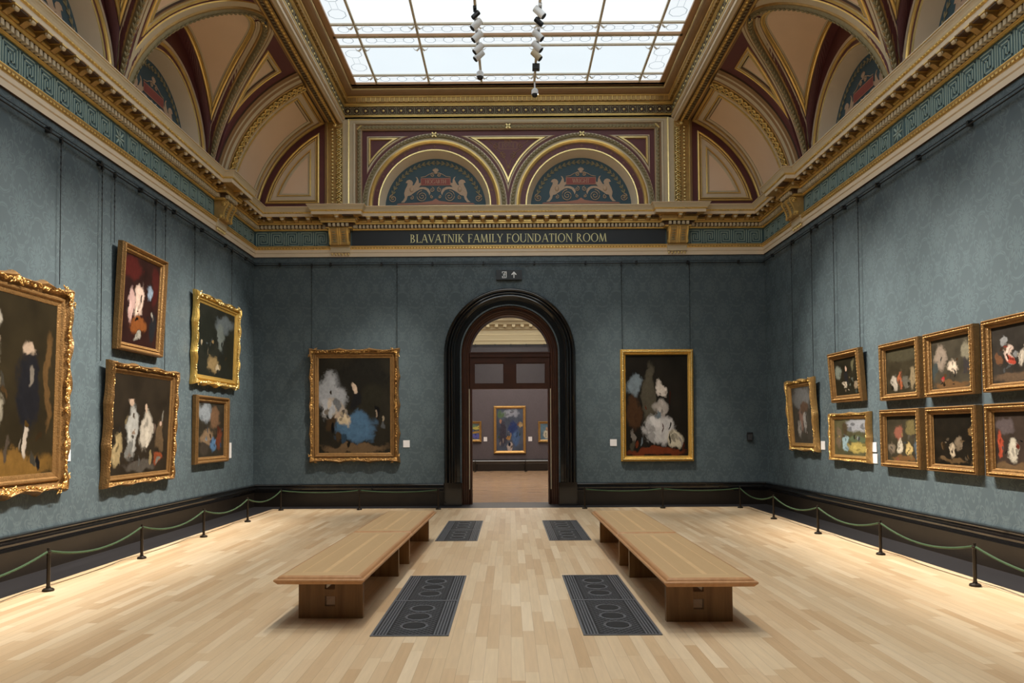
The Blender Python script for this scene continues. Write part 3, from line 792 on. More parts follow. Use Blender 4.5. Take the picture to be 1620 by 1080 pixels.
    beams.sweep([[(-(XB+q), y, ZBm+h) for y in (Y0, D)] for q, h in pr], mm, False)
    y = 5.0
    while y < D:
        beams.ball((-(XB-.235), y, ZBm-.055), (.3,1,0), (1,-.3,0), (0,0,1), .045, .026, .03, 6, 4, GLD)
        beams.ball((-(XB-.135), y+.03, ZBm-.014), (1,.6,0), (-.6,1,0), (0,0,1), .03, .016, .012, 5, 4, GAR)
        y += .105
    # quadrant panel on the end wall closing the cove
    def quad_loop(d, h):
        r_ = CR-d; xr = -(4.262+d*.9); zb = 6.90+d*.8
        t0 = asin((zb-CZ)/r_); t1 = acos((-xr-CC)/r_)
        lp = [(-(CC+r_*cos(t0+(t1-t0)*i/40)), D-h, CZ+r_*sin(t0+(t1-t0)*i/40)) for i in range(41)]
        return lp + [(xr, D-h, lp[-1][2]-(lp[-1][2]-zb)*i/10) for i in range(1,10)] + [(xr, D-h, zb)]
    lo = [quad_loop(d,h) for d, h in [(-.01,0),(.03,0),(.16,0),(.166,.03),(.19,.045),(.21,.03),(.218,.01),(.232,.01),(.238,.03),(.262,.03),(.268,.008),(.375,.008),(.38,.03),(.405,.034),(.41,.006),(.45,.003),(.465,-.004)]]
    mm = [BRN,MAR,GBR,GLD,GLD,GDK,BRN,GLD,GBR,GDK,STN,GBR,GLD,GDK,GRY,GRY]
    for i in range(len(lo)-1):
        cells.grid([lo[i], lo[i+1]], mm[i], False, cv=True)
    cells.add(lo[-1], [tuple(range(len(lo[-1])))], TAN)
    # gilt braided pilaster on the end wall under the beam
    arcs.box(-4.262, -3.85, D-.02, D, 6.85, ZBm, GDK)
    arcs.box(-4.262, -4.235, D-.05, D, 6.85, ZBm, BRN); arcs.box(-4.225, -4.21, D-.045, D, 6.85, ZBm, GBR); arcs.box(-3.868, -3.85, D-.05, D, 6.85, ZBm, GBR)
    P_ = [Vector((-3.945, D-.025, 6.86+2.06*i/40)) for i in range(41)]; sd = [Vector((1,0,0))]*41; nn = [Vector((0,-1,0))]*41
    braid(braids, P_, sd, nn, .13, .22, .017, .02, GBR); braid(braids, P_, sd, nn, .08, .11, .012, .015, GLD)
    z = 6.88
    while z < ZBm-.15:
        braids.ball((-4.10, D-.03, z), (0,0,1), (1,0,0), (0,-1,0), .03, .036, .03, 6, 4, GBR); z += .082
    braids.box(-4.19, -3.87, D-.06, D-.01, ZBm-.16, ZBm-.02, GDK); braids.ball((-4.03, D-.07, ZBm-.09), (1,0,0), (0,0,1), (0,-1,0), .055, .055, .03, 8, 4, GBR)
    return cells, webs, ribs, arcs, beams, braids
VL = vault_left()
for sx, part in (('left', VL), ('right', [q.mirror() for q in VL])):
    for q, nm in zip(part, ('cove_panel', 'vault_web', 'groin_rib', 'lunette_arch', 'gilt_beam', 'braided_moulding')):
        q.build(nm, MV, CEIL)

# ------------------------------------------------------------------ upper end wall with the two lunette arches
LCX = (-1.722, 1.712); LCZ = 6.97
PBK = lambda a, z, h: (a, D-h, z)
b = MB()
# flat ground with two arched holes (radius 1.30)
n = 40; XL, XR, ZT = -3.40, 3.40, 8.72
def groundcol(x0, x1, cx=None):
    if cx is None: b.quad((x0,D,6.70),(x1,D,6.70),(x1,D,ZT),(x0,D,ZT), MAR); return
    pts = [(cx-1.30*cos(pi*i/n), LCZ+1.30*sin(pi*i/n)) for i in range(n+1)]
    for (xa,za),(xb,zb) in zip(pts[:-1], pts[1:]): b.quad((xa,D,za),(xb,D,zb),(xb,D,ZT),(xa,D,ZT), MAR)
groundcol(XL, LCX[0]-1.30); groundcol(0,0,LCX[0]); groundcol(LCX[0]+1.30, LCX[1]-1.30); groundcol(0,0,LCX[1]); groundcol(LCX[1]+1.30, XR)
for cx in LCX:
    arch_sweep(b, PBK, cx, LCZ, [(1.19,-.25),(1.285,-.005),(1.288,.015),(1.315,.018),(1.325,0)], [STN,GBR,GBR,GBR], 6.7)
    arch_sweep(b, PBK, cx, LCZ, [(1.435,0),(1.437,.02),(1.452,.022),(1.455,.035),(1.49,.06),(1.525,.05),(1.535,.03),(1.56,.035),(1.562,.02),(1.60,.03),(1.63,.05),(1.66,.03),(1.685,.02),(1.69,0)],
               [GBR,BRN,GLD,GLD,GLD,GRY,STN,GRY,GAR,GAR,GAR,STN,STN], 6.7)
    for sgn in (1,):
        pts = [Vector(PBK(cx+1.63*cos(t), LCZ+1.63*sin(t), .045)) for t in arch_pts(60)]
        sd = [Vector((cos(t),0,sin(t))) for t in arch_pts(60)]; nn = [Vector((0,-1,0))]*61
        leaf_row(b, pts[:31], sd[:31], nn[:31], .085, .048, .02, .014, .55, GAR)
        leaf_row(b, pts[::-1][:31], sd[::-1][:31], nn[:31], .085, .048, .02, .014, .55, GAR)
    for s_ in (-1,1): b.obox((cx, D-.07, LCZ+1.635), Vector((s_,0,1)).normalized(), (0,1,0), Vector((1,0,-s_)).normalized(), .07, .02, .014, GBR)
    # small rosettes in the maroon band
    for k in range(1, 12):
        t = pi*k/12
        c = Vector(PBK(cx+1.38*cos(t), LCZ+1.38*sin(t), .002))
        for q in range(4):
            a = t+q*pi/2; dr = Vector((cos(a),0,sin(a))); b.ball(c+dr*.018, dr, Vector((-sin(a),0,cos(a))), (0,-1,0), .016, .009, .004, 5, 3, BRN)
# outer frame : garland frame and flat beige mouldings
def rect_loop(x0, x1, z0, z1, h): return [(x0,D-h,z0),(x0,D-h,z1),(x1,D-h,z1),(x1,D-h,z0)]
fr = [(3.40,8.72,0),(3.40,8.72,.03),(3.425,8.745,.035),(3.43,8.75,.05),(3.47,8.79,.075),(3.51,8.83,.05),(3.515,8.835,.03),(3.56,8.87,.035),(3.565,8.875,.06),(3.60,8.90,.075),(3.61,8.91,.06),(3.69,8.965,.06),(3.70,8.97,.075),(3.725,8.985,.08),(3.735,8.99,.05),(3.85,9.05,.05)]
mm = [BDK,BRN,STN,GAR,GAR,STN,BRN,GRY,GRY,BRN,GRY,GBR,GBR,GRY,GRY]  # first dark step colours in the shadow inside the garland frame
b.sweep([rect_loop(-x,x,6.7,z,h) for x, z, h in fr], mm, False)
for path, sdv in (([Vector((-3.47,D-.065,6.8+1.95*i/30)) for i in range(31)], Vector((1,0,0))), ([Vector((3.47,D-.065,6.8+1.95*i/30)) for i in range(31)], Vector((1,0,0))),
             ([Vector((-3.45+3.4*i/40,D-.065,8.79)) for i in range(41)], Vector((0,0,1))), ([Vector((3.45-3.4*i/40,D-.065,8.79)) for i in range(41)], Vector((0,0,1)))):
    leaf_row(b, path, [sdv]*len(path), [Vector((0,-1,0))]*len(path), .085, .048, .02, .014, .55, GAR)
for x, z in ((0,8.79),(-3.46,8.78),(3.46,8.78)):
    for s_ in (-1,1):
        if x == 0 or s_*x < 0: b.obox((x, D-.085, z), Vector((s_,0,1)).normalized(), (0,1,0), Vector((1,0,-s_)).normalized(), .07, .016, .016, GBR)
# spandrel frames
RS = 1.74; CS = LCX
cl = lambda r, z: sqrt(max(0, r*r-(z-LCZ)**2))
RG = [(.0,0),(.012,.03),(.03,.034),(.034,.02),(.044,.02),(.05,.042),(.085,.042),(.095,.004)]
MG = [STN,STN,STN,BDK,GBR,GBR,GLD,MAR]
flat = lambda u, v, h: (u, D-h, v)
panel(b, flat, lambda v,d: CS[0]+cl(RS+d,v), lambda v,d: CS[1]-cl(RS+d,v), 7.25, 8.60, RG, MG, n=40, bottom=False)
panel(b, flat, lambda v,d: -3.30+d, lambda v,d: CS[0]-cl(RS+d,v), 7.3, 8.60, RG, MG, n=40, bottom=False)
panel(b, flat, lambda v,d: CS[1]+cl(RS+d,v), lambda v,d: 3.30-d, 7.3, 8.60, RG, MG, n=40, bottom=False)
# sill under the lunettes
b.box(-3.72, 3.72, D-.02, D+.30, 6.80, 6.945, STN); b.box(-3.4, 3.4, D-.04, D-.01, 6.945, 6.962, GBR)
# date and scrollwork in the middle spandrel
def spiral(c, r0, turns, sgn, a0, P, n=34):
    return [P(c[0]+r0*(1-i/n*.92)*cos(a0+sgn*2*pi*turns*i/n), c[1]+r0*(1-i/n*.92)*sin(a0+sgn*2*pi*turns*i/n), .006) for i in range(n+1)]
lettering(b, '1994', PBK, -.005, .30, 8.31, .11, .006, .06, BRN)
for (x0,x1,z0,z1) in ((-.22,.21,8.44,8.45),(-.22,.21,8.28,8.29),(-.22,-.21,8.28,8.45),(.20,.21,8.28,8.45),(-.48,.47,8.50,8.51)): b.box(x0,x1,D-.005,D,z0,z1,BRN)
for sg in (-1,1):
    b.tube(spiral((sg*.30-.005,8.36), .07, 1.6, sg, pi/2, PBK), .008, 5, BRN); b.tube(spiral((sg*.11-.005,8.14), .08, 1.6, -sg, pi/2, PBK), .008, 5, BRN)
    b.tube([PBK(sg*.02,7.82,.006), PBK(sg*.05,8.0,.006), PBK(sg*.10,8.06,.006), PBK(sg*.17,8.2,.006), PBK(sg*.30,8.29,.006)], .008, 5, BRN)
    b.tube([PBK(sg*.36,8.40,.006), PBK(sg*.45,8.46,.006), PBK(sg*.46,8.50,.006)], .007, 5, BRN)
for k in range(-2,3): b.ball(PBK(.035*k-.005, 8.49-.006*abs(k)**2, .006), Vector((.35*k,0,1)).normalized(), Vector((1,0,-.35*k)).normalized(), (0,-1,0), .035, .012, .004, 5, 3, BRN)
b.ball(PBK(0,7.86,.006), (0,0,1),(1,0,0),(0,-1,0), .06,.014,.005, 6,4, BRN)
struct(b.build('trim_13', MV), 'upper end wall of maroon panels with two gilt and garlanded arches')

# ------------------------------------------------------------------ painted lunettes
GRIF = [(390,432),(418,438),(410,470),(385,520),(370,570),(380,625),(360,662),(328,692),(372,692),(402,655),(418,606),(452,600),(490,572),(530,545),(575,520),(620,515),(662,530),(690,565),(702,600),(716,560),(695,515),(650,490),(600,487),(560,495),(590,460),(590,430),(565,440),(560,395),(545,362),(522,352),(540,385),(522,425),(500,462),(478,470),(488,430),(470,402),(440,390),(408,402)]
def lunette(P, ca, loc, label, text=None, ra=1.20):
    r = empty('painted_lunette', loc); tag(r, label, 'painting')
    cz = LCZ; k = .0018
    mb = MB(); lp = [P(ca+ra, 6.75, 0)] + [P(ca+ra*cos(t), cz+ra*sin(t), 0) for t in arch_pts(40)] + [P(ca-ra, 6.75, 0)]
    mb.add(lp, [tuple(range(len(lp)))]); mb.build('field', M['blue'], r)
    ax = (Vector(P(1,0,0))-Vector(P(0,0,0))); nn = (Vector(P(0,0,1))-Vector(P(0,0,0))); zz = Vector((0,0,1))
    for sg in (1, -1):
        mb = MB(); pts = [(ca+sg*(x-785)*k, cz+.10+(720-y)*k) for x, y in GRIF]
        q = len(pts); mb.add([P(a,z,.008) for a,z in pts]+[P(a,z,.0) for a,z in pts], [tuple(range(q))]+[(i,(i+1)%q,q+(i+1)%q,q+i) for i in range(q)])
        mb.ball(P(ca+sg*(470-785)*k, cz+.10+(720-520)*k, .008), ax, zz, nn, .05, .07, .012, 8, 4)
        mb.build('griffin', M['relief'], r)
    for sg in (-1,1):
        for (x, y, rad, tn, s2) in ((605,612,.135,2.2,1),(735,525,.06,1.4,-1),(225,640,.095,1.8,1),(735,620,.04,1.3,1),(470,630,.05,1.3,-1),(745,330,.05,1.4,1)):
            mb = MB(); mb.tube(spiral((ca+sg*(x-785)*k, cz+.10+(720-y)*k), rad, tn, sg*s2, pi/2, P), .011, 5); mb.build('scroll', M['relief'], r)
    mb = MB(); mb.tube([P(ca+(785+q*(x-785)-785)*k, cz+.10+(720-y)*k, .006) for q, pts_ in ((-1,((590,360),(650,350),(700,320),(745,305))),(1,((745,305),(700,320),(650,350),(590,360)))) for x, y in pts_], .009, 5); mb.build('crest_band', M['relief'], r)
    mb = MB()
    for j in range(-3,4):
        dr = (zz+ax*(.34*j)).normalized(); sd = (ax-zz*(.34*j)).normalized()
        mb.ball(Vector(P(ca, cz+.10+(720-300)*k, .006))+dr*.055, dr, sd, nn, .068-.006*abs(j), .018, .005, 6, 4)
    mb.ball(P(ca, cz+.10+(720-302)*k, .006), ax, zz, nn, .03, .03, .008, 8, 4)
    mb.build('palmette', M['relief'], r)
    mb = MB()
    for j in range(26):
        t = radians(14+152*j/25)
        c = Vector(P(ca+1.07*cos(t), cz+.02+1.07*sin(t), .006)); tg = ax*-sin(t)+zz*cos(t); rd = ax*cos(t)+zz*sin(t)
        if t > pi/2: tg = -tg
        for s_ in (-1,1):
            dr = (tg+rd*s_*.5).normalized(); mb.ball(c+rd*s_*.025, dr, nn.cross(dr), nn, .05, .018, .006, 6, 4)
    mb.tube([P(ca+1.07*cos(radians(14+152*j/40)), cz+.02+1.07*sin(radians(14+152*j/40)), .003) for j in range(41)], .008, 4)
    mb.build('garland', M['garland'], r)
    mb = MB(); mb.add([P(ca+(x-785)*k, cz+.10+(720-y)*k, .006) for x, y in ((270,722),(290,705),(600,692),(740,672),(785,640),(830,672),(970,692),(1280,705),(1300,722))], [tuple(range(9))]); mb.build('plinth_band', M['relief_pink'], r)
    mb = MB(); z0, z1, hw = cz+.10+250*k, cz+.10+348*k, .355
    def pl(a0,a1,za,zb,h,mi): mb.add([P(a0,za,h),P(a1,za,h),P(a1,zb,h),P(a0,zb,h)], [(0,1,2,3)], mi)
    pl(ca-hw, ca+hw, z0, z1, .010, 1); pl(ca-hw+.018, ca+hw-.018, z0+.018, z1-.018, .013, 0)
    tb = mb.build('name_tablet', [M['tablet'], M['relief_pink']], r)
    if text:
        mb = MB(); lettering(mb, text, lambda a,z,h: P(a,z,.013+h), ca, .49 if len(text) > 6 else .40, z0+.042, .095, .004); mb.build('lettering', M['relief'], tb, r.location)
PLU = lambda a, z, h: (a, D+.25-h, z)
lunette(PLU, LCX[0], (LCX[0], D+.25, 6.97), 'painted lunette with two griffins and a red tablet reading HOGARTH', 'HOGARTH')
lunette(PLU, LCX[1], (LCX[1], D+.25, 6.97), 'painted lunette with two griffins and a red tablet reading WRIGHT', 'WRIGHT')
for yc, w in ((BAYS[0], 'above the farther pictures'), (BAYS[1], 'at the top edge of the view')):
    lunette(lambda a,z,h: (-WX-.27+h, a, z), yc, (-WX-.27, yc, 6.97), 'painted griffin lunette in the left hand vault '+w, None, 1.21)
    lunette(lambda a,z,h: (WX+.27-h, a, z), yc, (WX+.27, yc, 6.97), 'painted griffin lunette in the right hand vault '+w, None, 1.21)

# ------------------------------------------------------------------ lantern cornice under the skylight
LX = 3.85
LP = [(-LX,Y0),(-LX,D),(LX,D),(LX,Y0)]
b = MB()
path_sweep(b, LP, [(-.02,8.98),(.0,8.98),(.05,8.985),(.05,9.035),(.06,9.04),(.06,9.055),(.03,9.06),(.03,9.07),(.045,9.075),(.045,9.09),(.012,9.095)], [STN,STN,GRY,GLD,GLD,GRY,BRN,GLD,GLD,GLD])
path_sweep(b, LP, [(.012,9.095),(.012,9.30)], [BDK])
path_sweep(b, LP, [(.012,9.30),(.035,9.305),(.035,9.325),(.03,9.33),(.045,9.335),(.05,9.36),(.04,9.362)], [GLD,GLD,BRN,GLD,GLD,GLD])
path_sweep(b, LP, [(.04,9.362),(.055,9.365),(.075,9.43),(.105,9.475),(.12,9.48),(.125,9.50),(.12,9.505)], [BRN,GDK,GDK,GLD,GLD,GLD])
path_sweep(b, LP, [(.12,9.505),(.16,9.515),(.205,9.545),(.24,9.585),(.262,9.595),(.27,9.61),(.262,9.615)], [BRN,BRN,BRN,GRY,GBR,GBR])
path_sweep(b, LP, [(.262,9.615),(.25,9.62),(.25,9.655)], [BDK,BDK])
struct(b.build('trim_14', MV), 'gilt and brown cornice of the lantern below the skylight')
b = MB()
def ring(x, y, d, n, st):
    dd = Vector((d[0],d[1],0)); nn = Vector((n[0],n[1],0)); c = Vector((x,y,9.198))+nn*.018; zz = Vector((0,0,1))
    b.tube([c+dd*(.078*cos(2*pi*k/14))+zz*(.078*sin(2*pi*k/14)) for k in range(14)], .009, 4, 0, False, True)
    for k in range(4):
        t = pi/4+k*pi/2; dr = dd*cos(t)+zz*sin(t); b.ball(c+dr*.10, dr, nn.cross(dr), nn, .03, .012, .01, 5, 4, 0)
    b.ball(c, dd, zz, nn, .034, .034, .016, 8, 4, 1)
    b.obox(c+dd*(st/2), zz, dd, nn, .085, .007, .006, 0)
along(LP, .205, ring, 7.0)
struct(b.build('trim_15', [M['garland'], M['gold_bright']]), 'openwork gilt rosette band below the skylight')
b = MB()
def tooth(x, y, d, n, st):
    b.obox((x+n[0]*.085, y+n[1]*.085, 9.42), (d[0],d[1],0), (0,0,1), (n[0],n[1],0), st*.36, .048, .02, 0)
    b.obox((x+n[0]*.10+d[0]*st/2, y+n[1]*.10+d[1]*st/2, 9.43), (d[0],d[1],0), (0,0,1), (n[0],n[1],0), .008, .045, .012, 1)
along(LP, .11, tooth, 7.0)
struct(b.build('trim_16', [M['gold_dark'], M['gold']]), 'leaf moulding on the lantern cornice')

# ------------------------------------------------------------------ skylight
SKZ = 9.70; SX = 3.52; SY = 16.31
SK = empty('window_1', (0,0,SKZ)); struct(SK, 'large skylight of frosted panes with beige glazing bars')
raf = [SY - 2.02*k for k in range(0, 10)]         # main rafters
vx = [-3.0, -1.80, -.60, .60, 1.80, 3.0]
b = MB(); be = MB(); bmid = MB(); st_ = MB(); et = MB(); bars = MB()
xs = [-SX] + vx + [SX]
def octs(x0, x1, y0, y1):
    """etched chain of octagons along the longer side"""
    w, h = x1-x0, y1-y0; L = max(w,h); S = min(w,h); n = max(1, int(round(L/(S*1.15))))
    for i in range(n):
        c = ((x0+(i+.5)*w/n, (y0+y1)/2) if w > h else ((x0+x1)/2, y0+(i+.5)*h/n))
        for q, rr in ((1.0, S*.36),):
            pts = []
            for k in range(8):
                a = pi/8+k*pi/4; pts.append((c[0]+rr*1.05*cos(a), c[1]+rr*cos(0)*sin(a), SKZ-.004))
            for k in range(8):
                p0, p1 = Vector(pts[k]), Vector(pts[(k+1)%8]); d = (p1-p0).normalized(); s_ = Vector((-d.y,d.x,0))*.008
                et.add([p0-s_, p1-s_, p1+s_, p0+s_], [(0,1,2,3)])
        if i < n-1:
            for s_ in (-1,1):
                e = S*.36*.38
                if w > h: et.quad((c[0]+S*.36,c[1]+s_*e-.004,SKZ-.004),(c[0]+w/n-S*.36,c[1]+s_*e-.004,SKZ-.004),(c[0]+w/n-S*.36,c[1]+s_*e+.004,SKZ-.004),(c[0]+S*.36,c[1]+s_*e+.004,SKZ-.004))
                else: et.quad((c[0]+s_*e-.004,c[1]+S*.36,SKZ-.004),(c[0]+s_*e+.004,c[1]+S*.36,SKZ-.004),(c[0]+s_*e+.004,c[1]+h/n-S*.36,SKZ-.004),(c[0]+s_*e-.004,c[1]+h/n-S*.36,SKZ-.004))
SW = .40
for i in range(len(raf)-1):
    ya, yb = raf[i+1], raf[i]
    for j in range(len(xs)-1):
        xa, xb = xs[j], xs[j+1]; edge = j in (0, len(xs)-2)
        near = yb > 11
        for (p, q, kind) in ((ya, ya+SW, 's'), (ya+SW, yb-SW, 's' if edge else 'p'), (yb-SW, yb, 's')):
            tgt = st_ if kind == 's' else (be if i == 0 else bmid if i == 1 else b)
            tgt.quad((xa,p,SKZ),(xa,q,SKZ),(xb,q,SKZ),(xb,p,SKZ))
            if near and kind == 's': octs(xa+.03, xb-.03, p+.05, q-.05)
b.build('main_pane', M['sky_pane'], SK); be.build('end_pane', M['sky_end'], SK); bmid.build('middle_pane', M['sky_mid'], SK); st_.build('border_pane', M['sky_strip'], SK); et.build('etched_octagons', M['etch'], SK)
for x in vx: bars.box(x-.022, x+.022, raf[-1], SY, SKZ-.045, SKZ-.001)
for y in raf:
    bars.box(-SX, SX, y-.04, y+.04, SKZ-.05, SKZ-.001)
    for s_ in (-1,1):
        yy = y+s_*SW
        if yy < SY: bars.box(-SX, SX, yy-.025, yy+.025, SKZ-.035, SKZ-.001)
bars.build('glazing_bar', M['bar'], SK)
wd = MB()
for y in raf[1:]:
    wd.box(-SX, SX, y-.05, y-.038, SKZ-.058, SKZ-.01)
wd.build('rafter_edge', M['barw'], SK)
fr = MB()
for (x0,x1,y0,y1) in ((-SX-.1,-SX+.05,raf[-1],SY+.05),(SX-.05,SX+.1,raf[-1],SY+.05),(-SX-.1,SX+.1,SY-.05,SY+.09)): fr.box(x0,x1,y0,y1,SKZ-.05,SKZ+.03)
fr.build('frame', M['barw'], SK)
# leafy finials at bar crossings
fl = MB()
for y in raf[:3]:
    for s_ in (-1,1):
        yy = y+s_*SW
        if yy > SY or yy < 12: continue
        for x in vx:
            for dx in (-1,1):
                pts = [(x+dx*(.03+.13*t), yy, SKZ-.06-.05*sin(pi*t)*(1 if t < .8 else .5)) for t in [k/8 for k in range(9)]]
                fl.tube(pts, [.014*(1-k/10) for k in range(9)], 5)
                fl.ball((x+dx*.05, yy-.0, SKZ-.10), (dx*.7,0,-.7), (0,1,0), (.7,0,dx*.7), .05, .012, .012, 6, 4)
fl.build('leaf_finial', M['bar'], SK)
# roof void above the skylight (keeps the room closed)
b = MB(); b.box(-LX-.6, LX+.6, Y0-.1, D+.6, SKZ+.05, SKZ+.08)
for sx in (-1,1):
    b.quad((sx*(LX-.0),Y0,9.0),(sx*(LX-.0),D,9.0),(sx*(LX-.0),D,SKZ+.06),(sx*(LX-.0),Y0,SKZ+.06))
b.quad((-LX,D+.01,9.0),(LX,D+.01,9.0),(LX,D+.01,SKZ+.06),(-LX,D+.01,SKZ+.06))
struct(b.build('trim_17', M['brown_dark']), 'dark lining above the lantern')
# ------------------------------------------------------------------ arched doorway
DR = empty('door_1', (DC, D, 0)); struct(DR, 'tall arched doorway with black moulded surround and glazed transom')
PD = lambda a, z, h: (a, D-h, z)
b = MB()
arch_sweep(b, PD, DC, DZ, [(1.515,-.01),(1.515,.04)]+[(1.475+.04*cos(pi*k/8), .045+.05*sin(pi*k/8)) for k in range(9)]+[(1.425,.05)]+[(1.395+.022*cos(pi*k/6), .055+.028*sin(pi*k/6)) for k in range(7)]+[(1.365,.055)]+[(1.325+.036*cos(pi*k/8), .06+.055*sin(pi*k/8)) for k in range(9)]+[(1.28,.055),(1.235,.045),(1.23,.03),(1.16,.02),(1.15,.0),(1.12,-.02),(1.115,-.16)], 0, .53)
b.build('surround', M['black_gloss'], DR)
for sg in (-1, 1):
    b = MB(); xs_ = sorted((DC+sg*1.115, DC+sg*1.53)); b.box(xs_[0], xs_[1], D-.11, D+.1, 0, .50); b.box(xs_[0], xs_[1]+.006*0, D-.118, D+.1, .50, .53); b.build('plinth_block', M['black_gloss'], DR)
b = MB()
arch_sweep(b, PD, DC, DZ, [(1.115,-.16),(1.10,-.17),(1.085,-.20),(1.05,-.205),(1.04,-.19),(1.01,-.20),(1.0,-.23),(.96,-.24),(.945,-.27),(.935,-.62)], 0, 0.0)
b.build('jamb', M['door_wood'], DR)
YT0, YT1 = D+.30, D+.40
b = MB(); b.box(DC-.94, DC+.94, YT0-.04, YT1+.02, 3.45, 3.545); b.box(DC-.95, DC+.95, YT0-.06, YT1+.02, 3.535, 3.565); b.build('transom_bar', M['door_wood'], DR)
b = MB()
b.box(DC-.94, DC+.94, YT0, YT1, 3.315, 3.45); b.box(DC-.94, DC+.94, YT0, YT1, 2.70, 2.815)
for x0, x1 in ((-.94,-.845),(-.135,.135),(.845,.94)): b.box(DC+x0, DC+x1, YT0, YT1, 2.815, 3.315)
for x0, x1 in ((-.845,-.135),(.135,.845)):
    for (a0,a1,c0,c1) in ((x0,x1,2.815,2.835),(x0,x1,3.295,3.315),(x0,x0+.02,2.835,3.295),(x1-.02,x1,2.835,3.295)): b.box(DC+a0, DC+a1, YT0+.02, YT1-.02, c0, c1)
b.box(DC-.135, DC+.135, YT0-.012, YT0, 2.815, 3.315) if False else None
b.build('transom_sash', M['door_wood'], DR)
for x0, x1 in ((-.825,-.155),(.155,.825)):
    b = MB(); b.box(DC+x0, DC+x1, YT0+.045, YT0+.053, 2.835, 3.295); b.build('transom_pane', M['glass'], DR)
b = MB(); lp = [(DC+.93*cos(t), DZ+.93*sin(t)) for t in arch_pts(32) if DZ+.93*sin(t) > 3.57]
b.add([(x,YT0+.05,z) for x,z in [(lp[0][0],3.566)]+lp+[(lp[-1][0],3.566)]]+[(x,YT0+.058,z) for x,z in [(lp[0][0],3.566)]+lp+[(lp[-1][0],3.566)]], [tuple(range(len(lp)+2)), tuple(range(2*len(lp)+3, len(lp)+1, -1))])
b.build('fanlight_pane', M['glass'], DR)
for sg in (-1,1):
    b = MB(); x = DC+sg*.915; b.box(x-.02, x+.02, YT0-.02, YT1+.12, .0, 2.70); b.build('door_edge', M['door_wood'], DR)
    b = MB(); x = DC+sg*.952; b.box(x-.009, x+.009, YT0-.07, YT0-.03, .35, 2.70); b.build('brass_strip', M['stone_gray'], DR)

# ------------------------------------------------------------------ next gallery seen through the doorway
FY = 31.0; FX = 5.5
b = MB(); b.box(-FX, FX, 17.35, FY, -.12, -.002); struct(b.build('floor', M['floor2']), 'brown parquet floor of the room beyond the doorway')
b = MB(); b.box(-FX-.1, FX+.1, FY, FY+.15, -.1, 5.45); struct(b.build('wall_far', M['damask_purple']), 'plum grey wall of the room beyond the doorway')
b = MB()
for sg in (-1,1): b.box(min(sg*FX,sg*(FX+.15)), max(sg*FX,sg*(FX+.15)), D+.6, FY, -.1, 8)
b.box(-FX, -DC-1.2, D+.60, D+.62, -.1, 8); b.box(DC+1.2, FX, D+.60, D+.62, -.1, 8)
struct(b.build('wall_side', M['damask_purple']), 'side walls of the room beyond the doorway')
FP = [(-FX,D+.7),(-FX,FY),(FX,FY),(FX,D+.7)]
b = MB()
path_sweep(b, [(-FX,FY),(FX,FY)], [(0,5.44),(.05,5.44),(.06,5.55),(.09,5.62),(.08,5.66),(.10,5.82),(.11,5.84),(.10,5.86),(.08,5.88),(.08,6.04),(.14,6.08),(.15,6.12)], [0]*11)
path_sweep(b, [(-FX,FY),(FX,FY)], [(.15,6.12),(.20,6.20),(.36,6.27),(.40,6.34),(.46,6.38),(.50,6.42),(.5,6.5),(.7,6.95),(1.1,7.35),(1.8,7.7),(FY-D-.6,7.75)], [0]*10)
def fmod(x, y, d, n, st):
    b.obox((x+n[0]*.27, y+n[1]*.27, 6.21), (d[0],d[1],0), (0,0,1), (n[0],n[1],0), .07, .055, .08, 0)
    b.ball((x+n[0]*.33, y+n[1]*.33, 6.16), (d[0],d[1],0), (0,0,1), (n[0],n[1],0), .06, .05, .05, 6, 4, 0)
along([(-FX,FY),(FX,FY)], .36, fmod)
struct(b.build('trim_18', M['cream']), 'cream plaster cornice of the room beyond')
b = MB(); b.box(-.35, .35, 30.1, 30.2, 6.62, 6.9, 0); struct(b.build('trim_19', M['tan']), 'tan plaster block over the far cornice')
b = MB(); path_sweep(b, [(-FX,FY),(FX,FY)], [(.05,0),(.05,.30),(.06,.33),(.10,.37),(.11,.42),(.085,.455),(.10,.475),(.06,.50),(0,.505)], [0]*8)
struct(b.build('baseboard_far', M['black_gloss']), 'black moulded dado in the room beyond')
b = MB(); b.box(-3, 3, 19, 29, 7.6, 7.63); struct(b.build('far_fill_panel', M['far_fill']), 'added unseen glowing panel that lights the room beyond the doorway')  # unseen panel added to light the far room
b = MB(); b.box(-FX, FX, FY-.06, FY-.045, 5.37, 5.385)
for x in (-1.47,-.62,.06,.72,1.5): b.box(x-.015,x+.015, FY-.07, FY, 5.35, 5.46)
struct(b.build('trim_20', M['rail']), 'picture rail of the room beyond')

# ------------------------------------------------------------------ picture rail
def rail(path, nm, lab, ph=0):
    b = MB(); pp = offs(path, .06)
    for (xa,ya),(xb,yb) in zip(pp[:-1], pp[1:]): b.tube([(xa,ya,5.575),(xb,yb,5.575)], .011, 8); b.tube([(xa,ya,5.622),(xb,yb,5.622)], .006, 6)
    def br(x, y, d, n, st):
        b.obox((x+n[0]*.035, y+n[1]*.035, 5.60), (d[0],d[1],0), (0,0,1), (n[0],n[1],0), .02, .035, .035, 0)
    along(path, 1.14, br, -2)
    struct(b.build(nm, M['rail']), lab)
rail([(-WX,Y0),(-WX,D-.02)], 'trim_21', 'dark picture rail along the left wall')
rail([(-WX+.02,D),(WX-.02,D)], 'trim_22', 'dark picture rail along the end wall')
rail([(WX,D-.02),(WX,Y0)], 'trim_23', 'dark picture rail along the right wall')

